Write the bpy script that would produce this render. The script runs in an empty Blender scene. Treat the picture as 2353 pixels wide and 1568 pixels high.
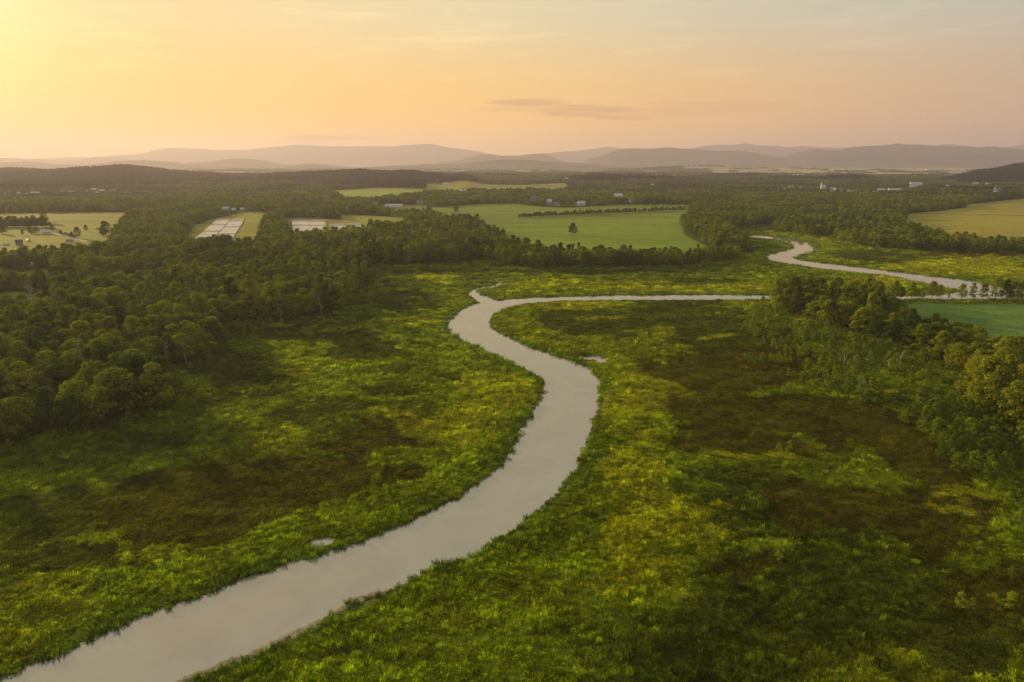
import bpy, math, random
import numpy as np
from mathutils import Vector

sc = bpy.context.scene
C = sc.collection
R = math.radians
# ------------------------------------------------------------------ camera
CAM_H = 90.0
FPX, CX, CY = 1568.0, 1176.5, 784.0        # the traced coordinates live on a 2353 x 1568 picture
PITCH = R(14.73)
cam = bpy.data.objects.new('camera', bpy.data.cameras.new('camera'))
C.objects.link(cam)
cam.location = (0, 0, CAM_H)
cam.rotation_euler = (R(90) - PITCH, 0, 0)
cam.data.sensor_width = 36
cam.data.lens = 36 * FPX / 2353
cam.data.clip_start = 1
cam.data.clip_end = 120000
sc.camera = cam
# ------------------------------------------------------------------ exposure
sc.view_settings.view_transform = 'Standard'
sc.view_settings.look = 'None'
sc.view_settings.exposure = 0.5
sc.view_settings.gamma = 1
sc.view_settings.use_curve_mapping = False
sc.cycles.use_denoising = True
sc.cycles.denoising_prefilter = 'NONE'
sc.cycles.max_bounces = 5
sc.cycles.diffuse_bounces = 2
sc.cycles.glossy_bounces = 2
sc.cycles.transmission_bounces = 3
sc.cycles.volume_bounces = 0
sc.cycles.use_adaptive_sampling = True
sc.cycles.adaptive_threshold = 0.02
# ------------------------------------------------------------------ sun
SUN_AZ, SUN_EL = R(-48), R(12)
sun_dir = Vector((math.sin(SUN_AZ) * math.cos(SUN_EL), math.cos(SUN_AZ) * math.cos(SUN_EL), math.sin(SUN_EL)))
sl = bpy.data.lights.new('sun', 'SUN')
sl.energy = 5.0
sl.color = (1.0, 0.69, 0.29)
sl.angle = R(0.6)
so = bpy.data.objects.new('sun', sl)
C.objects.link(so)
so.rotation_euler = sun_dir.to_track_quat('Z', 'Y').to_euler()
so.location = (-300, 300, 400)


# ------------------------------------------------------------------ node helper
class NT:
    def __init__(s, t):
        s.t = t
        t.nodes.clear()

    def n(s, kind, **kw):
        nd = s.t.nodes.new(kind)
        for k, v in kw.items():
            setattr(nd, k, v)
        return nd

    def l(s, a, b):
        s.t.links.new(a, b)

    def put(s, sock, v):
        if isinstance(v, bpy.types.NodeSocket):
            s.l(v, sock)
        else:
            sock.default_value = v

    def m(s, op, a, b=0.0, c=None, clamp=False):
        nd = s.n('ShaderNodeMath', operation=op, use_clamp=clamp)
        s.put(nd.inputs[0], a)
        s.put(nd.inputs[1], b)
        if c is not None:
            s.put(nd.inputs[2], c)
        return nd.outputs[0]

    def mix(s, f, a, b, blend='MIX'):
        nd = s.n('ShaderNodeMix', data_type='RGBA', blend_type=blend)
        s.put(nd.inputs[0], f)
        s.put(nd.inputs[6], (*a, 1) if isinstance(a, tuple) and len(a) == 3 else a)
        s.put(nd.inputs[7], (*b, 1) if isinstance(b, tuple) and len(b) == 3 else b)
        return nd.outputs[2]

    def ramp(s, f, stops, interp='LINEAR'):
        nd = s.n('ShaderNodeValToRGB')
        cr = nd.color_ramp
        cr.interpolation = interp
        while len(cr.elements) < len(stops):
            cr.elements.new(0.5)
        for e, (p, c) in zip(cr.elements, stops):
            e.position = p
            e.color = (*c, 1) if len(c) == 3 else c
        s.put(nd.inputs[0], f)
        return nd.outputs[0]

    def noise(s, vec, scale, detail=4, rough=0.5):
        nd = s.n('ShaderNodeTexNoise')
        nd.inputs['Scale'].default_value = scale
        nd.inputs['Detail'].default_value = detail
        nd.inputs['Roughness'].default_value = rough
        if vec is not None:
            s.l(vec, nd.inputs['Vector'])
        return nd.outputs[0]

    def smooth(s, v, a, b, o0=0.0, o1=1.0):
        nd = s.n('ShaderNodeMapRange', interpolation_type='SMOOTHSTEP')
        s.put(nd.inputs[0], v)
        for i, q in enumerate((a, b, o0, o1)):
            nd.inputs[i + 1].default_value = q
        return nd.outputs[0]


# ------------------------------------------------------------------ world
w = bpy.data.worlds.new('World')
sc.world = w
w.use_nodes = True
t = NT(w.node_tree)
tc = t.n('ShaderNodeTexCoord')
sep = t.n('ShaderNodeSeparateXYZ')
t.l(tc.outputs['Generated'], sep.inputs[0])
X, Y, Z = sep.outputs
hyp = t.m('SQRT', t.m('ADD', t.m('MULTIPLY', X, X), t.m('ADD', t.m('MULTIPLY', Y, Y), 1e-6)))
caz = t.m('DIVIDE', t.m('ADD', t.m('MULTIPLY', X, math.sin(SUN_AZ)), t.m('MULTIPLY', Y, math.cos(SUN_AZ))), hyp)
az01 = t.m('MULTIPLY_ADD', caz, 0.5, 0.5)
el = t.m('ARCTAN2', Z, hyp)                       # radians above the horizon
el = t.m('MAXIMUM', el, 0.0)
# colour round the horizon, at twelve degrees and overhead, each against the bearing from the sun
# az01: 1 = towards the sun, 0.845 = middle of the view, 0.56 = right edge
hor = t.ramp(az01, [(0.0, (.46, .34, .30)), (0.55, (.74, .42, .26)), (0.72, (1.02, .52, .17)), (0.86, (1.25, .62, .10)), (1.0, (1.18, .60, .06))])
mid = t.ramp(az01, [(0.0, (.42, .37, .36)), (0.55, (.64, .44, .28)), (0.72, (.88, .53, .21)), (0.86, (1.02, .60, .155)), (0.97, (1.0, .62, .15)), (1.0, (.98, .66, .20))])
top = t.ramp(az01, [(0.0, (.42, .43, .42)), (0.55, (.50, .52, .45)), (0.72, (.64, .59, .43)), (0.86, (.80, .68, .40)), (0.97, (.90, .69, .34)), (1.0, (.94, .74, .36))])
zen = (.48, .50, .50)
c = t.mix(t.smooth(el, 0.0, 0.10), hor, mid)
c = t.mix(t.smooth(el, 0.07, 0.21), c, top)
c = t.mix(t.smooth(el, 0.2, 1.1), c, zen)
dt = t.m('ADD', t.m('ADD', t.m('MULTIPLY', X, sun_dir.x), t.m('MULTIPLY', Y, sun_dir.y)), t.m('MULTIPLY', Z, sun_dir.z))
glow = t.m('POWER', t.m('MAXIMUM', dt, 0.0), 55.0)
c = t.mix(glow, c, t.mix(1.0, c, (.70, .58, .18), 'ADD'))
# thin high streaks
mp = t.n('ShaderNodeMapping')
mp.inputs['Scale'].default_value = (1.6, 1.6, 13)
mp.inputs['Rotation'].default_value = (0.0, 0.10, 0.0)
t.l(tc.outputs['Generated'], mp.inputs[0])
n1 = t.noise(mp.outputs[0], 3.2, 7, 0.62)
st = t.smooth(n1, 0.50, 0.74)
c = t.mix(t.m('MULTIPLY', st, t.smooth(el, 0.06, 0.14, 0.0, 0.65)), c, t.mix(1.0, c, (1.26, 1.25, 1.24), 'MULTIPLY'))
mp2 = t.n('ShaderNodeMapping')
mp2.inputs['Scale'].default_value = (2.4, 2.4, 30)
mp2.inputs['Location'].default_value = (3.1, 0.4, 0.0)
t.l(tc.outputs['Generated'], mp2.inputs[0])
n2 = t.noise(mp2.outputs[0], 4.0, 6, 0.6)
c = t.mix(t.m('MULTIPLY', t.smooth(n2, 0.52, 0.72), 0.30), c, t.mix(1.0, c, (.90, .86, .88), 'MULTIPLY'))


# flat grey lens clouds standing low over the hills
def lens_cloud(c, px, py, rx, ry, dark, amount):
    u0, v0 = (px - CX) / FPX, (CY - py) / FPX
    cosp, sinp = math.cos(PITCH), math.sin(PITCH)
    yy, zz, xx = cosp + v0 * sinp, -sinp + v0 * cosp, u0
    u = t.m('DIVIDE', X, t.m('MAXIMUM', Y, 0.01))
    v = t.m('DIVIDE', Z, t.m('MAXIMUM', Y, 0.01))
    du = t.m('DIVIDE', t.m('SUBTRACT', u, xx / yy), rx / FPX)
    dv = t.m('DIVIDE', t.m('SUBTRACT', v, zz / yy), ry / FPX)
    q = t.m('ADD', t.m('MULTIPLY', du, du), t.m('MULTIPLY', dv, dv))
    q = t.m('ADD', q, t.m('MULTIPLY', t.m('SUBTRACT', n2, 0.52), 3.4))
    mask = t.smooth(q, 1.15, 0.0)
    mask = t.m('MULTIPLY', mask, t.smooth(Y, 0.05, 0.15, 0.0, amount))
    return t.mix(mask, c, t.mix(1.0, c, dark, 'MULTIPLY'))


for (px, py, rx, ry, a) in ((1215, 238, 95, 12, .75), (1330, 252, 150, 10, .65), (1370, 262, 110, 8, .55), (1440, 272, 80, 6, .45), (1150, 250, 70, 6, .4),
                            (760, 318, 125, 7, .75), (700, 325, 80, 7, .6), (1640, 245, 160, 12, .25), (1560, 262, 120, 8, .25)):
    c = lens_cloud(c, px, py, rx, ry, (.64, .58, .72), a)
bg1 = t.n('ShaderNodeBackground')
t.l(c, bg1.inputs[0])
bg1.inputs[1].default_value = 0.73
skyt = t.n('ShaderNodeTexSky', sky_type='NISHITA')
skyt.sun_disc = False
skyt.sun_elevation = SUN_EL
skyt.sun_rotation = SUN_AZ % (2 * math.pi)
skyt.dust_density = 3.0
bg2 = t.n('ShaderNodeBackground')
t.l(skyt.outputs[0], bg2.inputs[0])
bg2.inputs[1].default_value = 0.003
add = t.n('ShaderNodeAddShader')
t.l(bg1.outputs[0], add.inputs[0])
t.l(bg2.outputs[0], add.inputs[1])
wo = t.n('ShaderNodeOutputWorld')
t.l(add.outputs[0], wo.inputs[0])

# ------------------------------------------------------------------ pixel <-> ground
cosp, sinp = math.cos(PITCH), math.sin(PITCH)


def uv_of(px, py):
    """bearing X/Y and slope Z/Y of the line of sight through a point of the picture"""
    a = (np.asarray(px, float) - CX) / FPX
    b = (CY - np.asarray(py, float)) / FPX
    yy = cosp + b * sinp
    return a / yy, (-sinp + b * cosp) / yy


def gnd(px, py):
    u, v = uv_of(px, py)
    v = np.minimum(v, -1e-4)
    Yg = -CAM_H / v
    return np.stack([u * Yg, Yg], -1)


def to_px(X, Y, Z=0.0):
    dz = Z - CAM_H
    f = Y * cosp - dz * sinp
    up = Y * sinp + dz * cosp
    f = np.where(f < 1, 1, f)
    return CX + FPX * X / f, CY - FPX * up / f


def poly(pts, k=1.17):
    """picture polygon -> ground polygon; a vertex with a third item stands behind trees: it is moved nearer by their height"""
    out = []
    for p in pts:
        x, y = p[0], p[1]
        if len(p) > 2:
            y = 372 + (y - 372) * (k if p[2] is True else p[2])
        out.append(gnd(x, y))
    return np.array(out)


def sdist(P, px, py):
    """signed distance to a closed polygon, positive inside"""
    px = np.asarray(px, float)
    py = np.asarray(py, float)
    d2 = np.full(px.shape, 1e18)
    ins = np.zeros(px.shape, bool)
    n = len(P)
    for i in range(n):
        ax, ay = P[i]
        bx, by = P[(i + 1) % n]
        ex, ey = bx - ax, by - ay
        wx, wy = px - ax, py - ay
        h = np.clip((wx * ex + wy * ey) / (ex * ex + ey * ey + 1e-9), 0, 1)
        dx, dy = wx - ex * h, wy - ey * h
        d2 = np.minimum(d2, dx * dx + dy * dy)
        cnd = (ay > py) != (by > py)
        with np.errstate(divide='ignore', invalid='ignore'):
            ins ^= cnd & (px < (bx - ax) * (py - ay) / (by - ay + 1e-12) + ax)
    d = np.sqrt(d2)
    return np.where(ins, d, -d)


def smooth_poly(P, it=2):
    for _ in range(it):
        Q = np.roll(P, -1, 0)
        P = np.stack([P * .75 + Q * .25, P * .25 + Q * .75], 1).reshape(-1, 2)
    return P


def _hash(ix, iy, s):
    h = (ix.astype(np.int64) * 374761393 + iy.astype(np.int64) * 668265263 + s * 1442695041) & 0xffffffff
    h = ((h ^ (h >> 13)) * 1274126177) & 0xffffffff
    h = (h ^ (h >> 16)) & 0xffffffff
    return h / 4294967295.0


def vnoise(x, y, s=0):
    ix, iy = np.floor(x), np.floor(y)
    fx, fy = x - ix, y - iy
    fx = fx * fx * (3 - 2 * fx)
    fy = fy * fy * (3 - 2 * fy)
    a, b = _hash(ix, iy, s), _hash(ix + 1, iy, s)
    c_, d = _hash(ix, iy + 1, s), _hash(ix + 1, iy + 1, s)
    return (a * (1 - fx) + b * fx) * (1 - fy) + (c_ * (1 - fx) + d * fx) * fy


def fbm(x, y, scale, oct=4, s=0):
    """noise of -1..1, scale in metres"""
    x, y = np.asarray(x, float) / scale, np.asarray(y, float) / scale
    v, a, tot = 0, 1.0, 0
    for i in range(oct):
        v = v + a * (vnoise(x, y, s + i * 17) * 2 - 1)
        tot += a
        x, y = x * 2.03 + 11.7, y * 2.03 + 5.3
        a *= .5
    return v / tot * 1.4


def sstep(v, a, b):
    q = np.clip((v - a) / (b - a), 0, 1)
    return q * q * (3 - 2 * q)


# ------------------------------------------------------------------ the traced map
north_bank = [(-260, 1690), (0, 1556), (65, 1520), (140, 1493), (220, 1455), (300, 1423), (380, 1390), (445, 1375), (480, 1360), (525, 1335), (585, 1323), (650, 1295),
              (715, 1280), (780, 1255), (875, 1220), (950, 1190), (1000, 1168), (1060, 1135), (1120, 1090), (1150, 1060), (1168, 1035), (1192, 1000), (1215, 960),
              (1240, 915), (1250, 888), (1240, 870), (1220, 856), (1187, 841), (1150, 822), (1107, 803), (1055, 781), (1030, 757), (1029, 741), (1043, 721), (1071, 705),
              (1103, 693), (1135, 690), (1179, 686), (1247, 682), (1307, 680), (1407, 678), (1527, 677), (1727, 676.5), (1900, 677), (2095, 679), (2150, 676), (2200, 671), (2206, 666),
              (2161, 658), (2095, 643), (2029, 631), (1963, 625.5), (1897, 619), (1831, 609), (1785, 602), (1754, 593), (1762, 586), (1780, 581), (1808, 575), (1824, 567), (1815, 560), (1800, 556), (1778, 550),
              (1722, 545), (1716, 542), (1722, 539.5), (1758, 542), (1794, 545), (1834, 550), (1862, 558), (1877, 569), (1864, 579), (1832, 588), (1828, 593), (1840, 597), (1866, 600.5), (1920, 607), (2010, 618),
              (2118, 631), (2226, 643), (2266, 654), (2330, 662), (2420, 672), (2420, 684),
              (2300, 687), (2240, 688), (2160, 687), (2000, 687), (1900, 688), (1760, 688), (1700, 689), (1600, 689), (1500, 689), (1400, 690), (1300, 691), (1250, 693), (1200, 699), (1160, 707),
              (1135, 722), (1127, 735), (1127, 745), (1140, 758), (1165, 772), (1183, 777), (1200, 788), (1230, 800), (1270, 815), (1310, 826), (1340, 836), (1360, 850), (1378, 870), (1383, 890), (1380, 920),
              (1378, 950), (1365, 985), (1350, 1020), (1335, 1050), (1320, 1080), (1300, 1110), (1270, 1145), (1250, 1165), (1200, 1200), (1150, 1235), (1090, 1270), (1040, 1288), (1000, 1300),
              (985, 1315), (950, 1330), (870, 1365), (800, 1400), (740, 1440), (680, 1465), (600, 1505), (520, 1535), (440, 1560), (380, 1595), (260, 1660), (60, 1790), (-300, 1990), (-900, 1990)]
RIVER = smooth_poly(poly(north_bank), 1)
CREEK = gnd(*np.array([(1118, 690), (1104, 683), (1093, 676), (1088, 668), (1098, 662), (1127, 659), (1146, 653), (1152, 649), (1141, 645), (1110, 643.5), (1080, 643)]).T)
CREEK_W = [7, 6.5, 4.5, 2.6, 2.4, 2.6, 2.6, 2.2, 2.4, 3.2, 3.0]
PONDS = [(1354, 822, 26, 6), (1382, 829, 16, 9), (744, 1244, 32, 9), (716, 1250, 16, 5), (1754, 525, 14, 1.6), (1066, 662, 9, 3), (960, 640, 40, 1.0), (1163, 650, 12, 1.2),
         (128, 1440, 5, 1.5), (165, 1430, 4, 1.3), (438, 1350, 10, 3), (1830, 566, 5, 2)]

MARSH = poly([(-900, 1120), (-200, 1075), (0, 1036), (60, 1022), (150, 1005), (230, 985), (300, 965), (370, 945), (412, 922), (405, 900), (360, 888), (330, 875), (350, 860),
              (400, 850), (440, 835), (500, 815), (537, 797), (545, 775), (500, 758), (465, 748), (520, 746), (600, 742), (700, 735), (762, 729), (792, 716), (788, 693), (805, 680), (840, 662), (856, 642), (850, 622), (843, 613),
              (969, 609), (1077, 604), (1106, 600), (1130, 606), (1192, 615), (1221, 617), (1400, 616), (1520, 614), (1614, 607), (1700, 600), (1714, 580), (1712, 558), (1690, 545), (1682, 535), (1690, 528), (1740, 519), (1768, 519), (1785, 532),
              (1830, 540), (1909, 546), (1920, 556), (1956, 565), (2082, 575), (2200, 580), (2353, 583), (3200, 600), (3200, 687), (2353, 688), (2029, 687), (1960, 686), (1830, 687), (1762, 690), (1758, 707), (1790, 718), (1831, 730), (1897, 750),
              (1963, 768), (2046, 793), (2112, 812), (2161, 840), (2215, 868), (2228, 900), (2240, 930), (2290, 980), (2360, 1040), (2700, 1250), (3300, 1500)])
MARSH = np.vstack([MARSH, [(900, -400), (-900, -400)]])
FIELDS = {   # name: (polygon, colour, row direction)
    'big_field': ([(1066, 556), (1130, 551), (1158, 545), (1120, 530), (1066, 516), (1185, 509), (1329, 500), (1450, 493), (1563, 486), (1563, 513), (1568, 525), (1573, 540), (1600, 548, 1.03), (1621, 556, 1.05), (1646, 577, 1.06),
                   (1500, 580, 1.075), (1400, 580, 1.075), (1262, 578, 1.075), (1258, 566, 1.1), (1200, 560, 1.08), (1160, 562), (1100, 560)], (.135, .205, .014)),
    'upper_field': ([(983, 478), (1077, 471), (1178, 468), (1221, 474), (1293, 478), (1336, 476), (1443, 470), (1550, 469), (1581, 472), (1574, 479, True), (1400, 486, True), (1232, 489, True), (1185, 498, True), (1160, 494, True), (1005, 486, True)], (.125, .180, .018)),
    'far_field_west': ([(753, 438), (870, 435), (983, 437), (965, 443, True), (860, 451, True), (800, 452, True)], (.17, .22, .03)),
    'far_field_hill': ([(975, 427), (1080, 423), (1300, 422), (1310, 427, True), (1280, 432, True), (1080, 434, True), (985, 437, True)], (.19, .20, .03)),
    'farm_field': ([(-500, 494), (0, 491), (285, 488), (292, 496), (283, 508), (270, 530), (252, 545), (245, 554, True), (190, 557, True), (130, 559, True), (60, 566, True), (-500, 572, True)], (.165, .185, .03)),
    'pond_meadow': ([(445, 520), (475, 508), (504, 500), (560, 490), (600, 487), (630, 498), (605, 510), (598, 520), (585, 537, True), (530, 541, True), (440, 545, True), (420, 548, True)], (.17, .19, .02)),
    'pond_meadow_east': ([(655, 503), (690, 500), (760, 504), (840, 508), (845, 516, True), (835, 519, True), (750, 524, True), (672, 527, True)], (.13, .15, .025)),
    'thin_field': ([(782, 493), (860, 496), (928, 501), (925, 506, True), (860, 503, True), (790, 499, True)], (.19, .20, .03)),
    'shed_field': ([(880, 472), (965, 471), (985, 473), (975, 478, True), (905, 479, True)], (.12, .14, .03)),
    'gold_field': ([(2085, 492), (2150, 487), (2190, 482), (2225, 476), (2215, 470), (2353, 459), (3300, 440), (3300, 560, True), (2353, 541, True), (2250, 533, True), (2150, 523, True), (2112, 511, True), (2079, 501, True)], (.250, .225, .03)),
    'teal_field': ([(2029, 688.3), (2095, 687.5), (2353, 693), (3000, 705), (3000, 860), (2353, 771, 1.12), (2293, 756, 1.13), (2227, 736, 1.13), (2161, 721, 1.13), (2098, 712, 1.1), (2062, 699, 1.04)], (.105, .185, .032)),
}
FPOLY = {k: poly(v[0]) for k, v in FIELDS.items()}
FCOL = {k: np.array(v[1]) for k, v in FIELDS.items()}
# openings in the woods: picture ellipses
CLEAR = [(45, 706, 115, 30), (330, 652, 85, 20), (90, 640, 130, 20), (560, 570, 40, 14), (760, 590, 60, 10), (560, 505, 60, 8), (700, 475, 70, 6), (1180, 455, 70, 4), (1640, 462, 60, 5), (1900, 500, 50, 5), (330, 478, 90, 5)]
# vegetation mosaic of the marsh: picture ellipses (x, y, rx, ry, kind)
BR, OL, DG, YL, LG = 'brown', 'olive', 'deep', 'yellow', 'light'
MOSAIC = [
    (560, 838, 130, 44, OL), (620, 767, 105, 20, OL), (850, 790, 145, 36, OL), (940, 690, 78, 20, OL), (520, 912, 115, 19, OL), (880, 897, 125, 22, OL), (1035, 868, 38, 9, OL), (880, 655, 40, 8, OL),
    (600, 1085, 275, 66, BR), (800, 1010, 200, 50, BR), (500, 1150, 170, 52, BR), (420, 1180, 110, 40, BR), (180, 1248, 190, 26, OL), (20, 1350, 42, 30, BR), (150, 1155, 170, 40, OL), (900, 980, 90, 30, BR), (330, 1010, 140, 25, OL),
    (700, 930, 200, 25, OL), (470, 870, 60, 20, OL), (1520, 745, 290, 52, OL), (1700, 850, 250, 50, BR), (1640, 930, 160, 46, BR), (1860, 960, 250, 62, BR), (1680, 800, 180, 28, OL), (1780, 1030, 230, 50, BR), (2050, 1030, 170, 50, BR),
    (2030, 1170, 190, 80, BR), (2120, 1120, 120, 50, BR), (1705, 1350, 72, 30, BR), (1950, 1400, 480, 190, DG), (1450, 1500, 420, 120, DG), (1760, 1150, 150, 100, DG), (2310, 1370, 120, 90, BR), (2250, 1500, 150, 80, OL),
    (1640, 648, 85, 8, OL), (1730, 572, 38, 8, OL), (1975, 590, 115, 10, OL), (2060, 602, 60, 7, OL), (2250, 586, 150, 7, BR), (2041, 606, 34, 4, OL), (1370, 627, 200, 7, OL), (1000, 625, 120, 5, OL), (1830, 531, 60, 5, DG),
    (1730, 535, 40, 6, DG), (1120, 652, 40, 7, DG), (1000, 1440, 200, 20, OL), (1650, 1090, 60, 40, DG), (1300, 745, 70, 25, OL),
    (1300, 657, 170, 12, YL), (1600, 668, 270, 7, YL), (2220, 616, 170, 26, YL), (2050, 652, 170, 16, YL), (1450, 930, 85, 85, YL), (1500, 1080, 100, 110, YL), (1490, 1230, 150, 95, YL), (1400, 1335, 160, 40, YL),
    (1130, 905, 110, 55, YL), (1040, 985, 120, 45, YL), (1820, 735, 120, 22, YL), (1760, 697, 90, 6, YL), (1330, 700, 110, 10, YL), (1790, 1063, 120, 11, YL), (640, 965, 85, 11, YL), (850, 952, 80, 11, YL), (150, 1095, 170, 34, LG),
    (430, 866, 90, 16, LG), (760, 820, 66, 30, LG), (700, 850, 60, 22, YL), (900, 745, 90, 14, YL), (640, 750, 40, 6, YL), (980, 640, 90, 9, YL), (450, 1270, 200, 22, LG), (2150, 1100, 120, 12, YL), (2100, 1130, 60, 10, YL),
    (1480, 765, 60, 5, YL), (1620, 780, 70, 6, YL), (1400, 735, 50, 4, YL), (1960, 1290, 60, 12, LG), (1750, 1290, 120, 20, LG), (1100, 1440, 250, 50, LG), (2000, 620, 90, 5, YL)]
KCOL = {BR: np.array((.098, .088, .010)), OL: np.array((.086, .102, .014)), DG: np.array((.078, .100, .011)), YL: np.array((.330, .330, .014)), LG: np.array((.240, .300, .012))}
BASE = np.array((.185, .232, .010))


def zone(X, Y):
    """mosaic weights of the marsh vegetation -> (colour, height factor)"""
    X, Y = np.asarray(X, float), np.asarray(Y, float)
    wx_ = 13 * fbm(X, Y, 38, 4, 101) + 4 * fbm(X, Y, 9, 2, 102)
    wy_ = 13 * fbm(X, Y, 38, 4, 103) + 4 * fbm(X, Y, 9, 2, 104)
    px, py = to_px(X + wx_, np.maximum(Y + wy_, 40.0))
    n = fbm(X, Y, 34, 5, 3) * .80 + fbm(X, Y, 7, 3, 9) * .45
    col = np.tile(BASE, (X.size, 1))
    away = sstep(-sdist(RIVER, X, Y) + 12 * fbm(X, Y, 40, 3, 23), 22, 62) * sstep(fbm(X, Y, 55, 4, 22), -.55, .25)
    col = col * (1 - .7 * away[:, None]) + np.array((.105, .135, .016)) * .7 * away[:, None]
    col = col * (1 + .26 * fbm(X, Y, 26, 4, 21)[:, None])
    hf = np.ones(X.shape)
    g = sstep(fbm(X, Y, 45, 4, 51), .05, .45)[:, None] * .55
    col = col * (1 - g) + KCOL[YL] * .75 * g
    for pas in ((BR, OL, DG), (YL, LG)):
        best = np.zeros(X.shape)
        kcol = np.zeros((X.size, 3))
        for (cx, cy, rx, ry, k) in MOSAIC:
            if k not in pas:
                continue
            q = 1 - ((px - cx) / rx) ** 2 - ((py - cy) / ry) ** 2 + n * 1.15
            wgt = sstep(q, 0.0, .24 if k in (BR, OL) else 1.1 if k == DG else .5)
            up = wgt > best
            best = np.where(up, wgt, best)
            kcol[up] = KCOL[k]
            if k in (BR, OL):
                hf = np.where(up, 1 - .45 * wgt, hf)
        b = best[:, None] * (.92 if BR in pas else .85)
        col = col * (1 - b) + kcol * b
    spk = (sstep(fbm(X, Y, 5.5, 3, 111), .22, .55) * sstep(fbm(X, Y, 40, 3, 112), -.5, .3) * .55 * sstep(hf, .62, .92))[:, None]
    col = col * (1 - spk) + KCOL[LG] * .85 * spk
    streak = fbm(X * .35, Y, 5.5, 3, 71)
    col = col * (1 + .26 * streak[:, None]) * (1 + .25 * fbm(X, Y, 3.2, 2, 73)[:, None])
    return np.clip(col, .004, 1), hf


def water_d(X, Y):
    """distance into the water, positive inside"""
    d = sdist(RIVER, X, Y)
    for i in range(len(CREEK) - 1):
        a, b = CREEK[i], CREEK[i + 1]
        e = b - a
        h = np.clip(((X - a[0]) * e[0] + (Y - a[1]) * e[1]) / (e @ e), 0, 1)
        ww = CREEK_W[i] * (1 - h) + CREEK_W[i + 1] * h
        d = np.maximum(d, ww - np.hypot(X - a[0] - e[0] * h, Y - a[1] - e[1] * h))
    px, py = to_px(X, np.maximum(Y, 40.0))
    for (cx, cy, rx, ry) in PONDS:
        q = 1 - ((px - cx) / rx) ** 2 - ((py - cy) / ry) ** 2 + fbm(X, Y, 4, 3, 33) * .9
        d = np.maximum(d, np.where(q > 0, np.minimum(q * 3, 2.5), -99))
    return d + fbm(X, Y, 9, 4, 5) * 1.05 + fbm(X, Y, 2.5, 2, 8) * .6


def px_edge(pts, deps, th=12):
    u, v = uv_of([p[0] for p in pts], [p[1] for p in pts])
    D = np.interp([p[0] for p in pts], [d[0] for d in deps], [d[1] for d in deps])
    Zc = CAM_H + D * v - th
    o = np.argsort(u)
    return u[o], D[o], Zc[o]


HILLS = [  # (crest line, depth of the crest, front width, back width)
    (px_edge([(-900, 400), (-300, 402), (0, 392), (22, 390), (54, 387.5), (119, 387), (223, 387), (266, 383), (306, 383), (346, 388), (389, 394), (428, 398), (504, 398.5), (590, 402), (612, 398), (641, 396.5), (756, 395), (792, 392), (828, 389.5),
              (850, 391), (901, 393), (922, 392), (947, 394), (976, 399.5), (1027, 405), (1059, 404), (1073, 405.5), (1098, 411), (1127, 416), (1160, 419), (1185, 424), (1260, 432)],
             [(-300, 3400), (800, 3250), (1185, 2950)]), 950, 1300),
    (px_edge([(1150, 436), (1221, 420), (1275, 415), (1315, 409), (1365, 403), (1437, 402), (1527, 403), (1578, 410), (1625, 415), (1686, 413.5), (1758, 410), (1805, 408), (1852, 406), (1888, 407), (1920, 404), (1967, 402), (2010, 406.5), (2039, 409), (2080, 409), (2150, 412), (2300, 414), (3200, 420)],
             [(1100, 3300), (1500, 3700), (3000, 3700)]), 1300, 900),
    (px_edge([(2020, 430), (2130, 412), (2190, 405), (2219, 397), (2244, 390), (2276, 385), (2309, 379.5), (2334, 375), (2353, 374), (2500, 360), (2800, 345), (3300, 350)], [(2000, 3400), (2353, 3500), (3300, 3800)]), 1100, 1100),
    (px_edge([(1840, 398), (1870, 388), (1890, 389.5), (1915, 390.5), (1940, 395), (1990, 400)], [(1800, 6200), (2000, 6200)], 10), 900, 900),
    (px_edge([(2070, 396), (2100, 386.5), (2131, 384), (2160, 386), (2190, 394)], [(2000, 6900), (2300, 6900)], 10), 900, 900),
    (px_edge([(1300, 398), (1506, 385), (1560, 381), (1632, 380), (1700, 384), (1760, 386), (1900, 386.5), (2000, 389), (2100, 396)], [(1300, 7900), (2300, 7900)], 10), 1200, 1000),
    (px_edge([(1130, 412), (1147, 403), (1172, 397.5), (1216, 399), (1250, 403), (1280, 407)], [(1100, 4900), (1800, 4900)], 10), 800, 700),
    (px_edge([(1000, 409), (1059, 399.5), (1088, 396), (1131, 397), (1199, 403), (1232, 398), (1257, 397), (1304, 401), (1360, 406), (1440, 396), (1480, 396), (1530, 399), (1560, 405)], [(1000, 5700), (1800, 5700)], 10), 900, 700),
]


def height(X, Y):
    X, Y = np.asarray(X, float), np.asarray(Y, float)
    z = np.zeros(X.shape)
    Ys = np.maximum(Y, 50.0)
    u = X / Ys
    for (eu, eD, eZ), wf, wb in HILLS:
        D = np.interp(u, eu, eD) + fbm(X, X * 0, 900, 2, 4) * 60
        H = np.interp(u, eu, eZ, left=-20, right=-20)
        H = np.maximum(H, 0)
        pf = np.clip((Y - (D - wf)) / wf, 0, 1)
        pb = 1 - np.clip((Y - D) / wb, 0, 1)
        prof = np.where(Y < D, pf * pf * (3 - 2 * pf), pb * pb * (3 - 2 * pb))
        z = np.maximum(z, H * prof)
    r = np.hypot(X, Y)
    z = z * (1 + .10 * fbm(X, Y, 500, 3, 12)) + sstep(r, 900, 3000) * 3 * fbm(X, Y, 700, 2, 15) + sstep(r, 1500, 2600) * (1 - sstep(r, 4600, 5600)) * 9 * fbm(X, Y, 330, 2, 18)
    return np.where(Y < 60, 0, z)


def hit(px, py):
    """point of the ground seen at a point of the picture"""
    u, v = uv_of(px, py)
    Yc = np.geomspace(80, 14000, 3000)
    h = height(u * Yc, Yc)
    below = CAM_H + v * Yc <= h
    i = int(np.argmax(below)) if below.any() else len(Yc) - 1
    return float(u * Yc[i]), float(Yc[i]), float(h[i])


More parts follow.
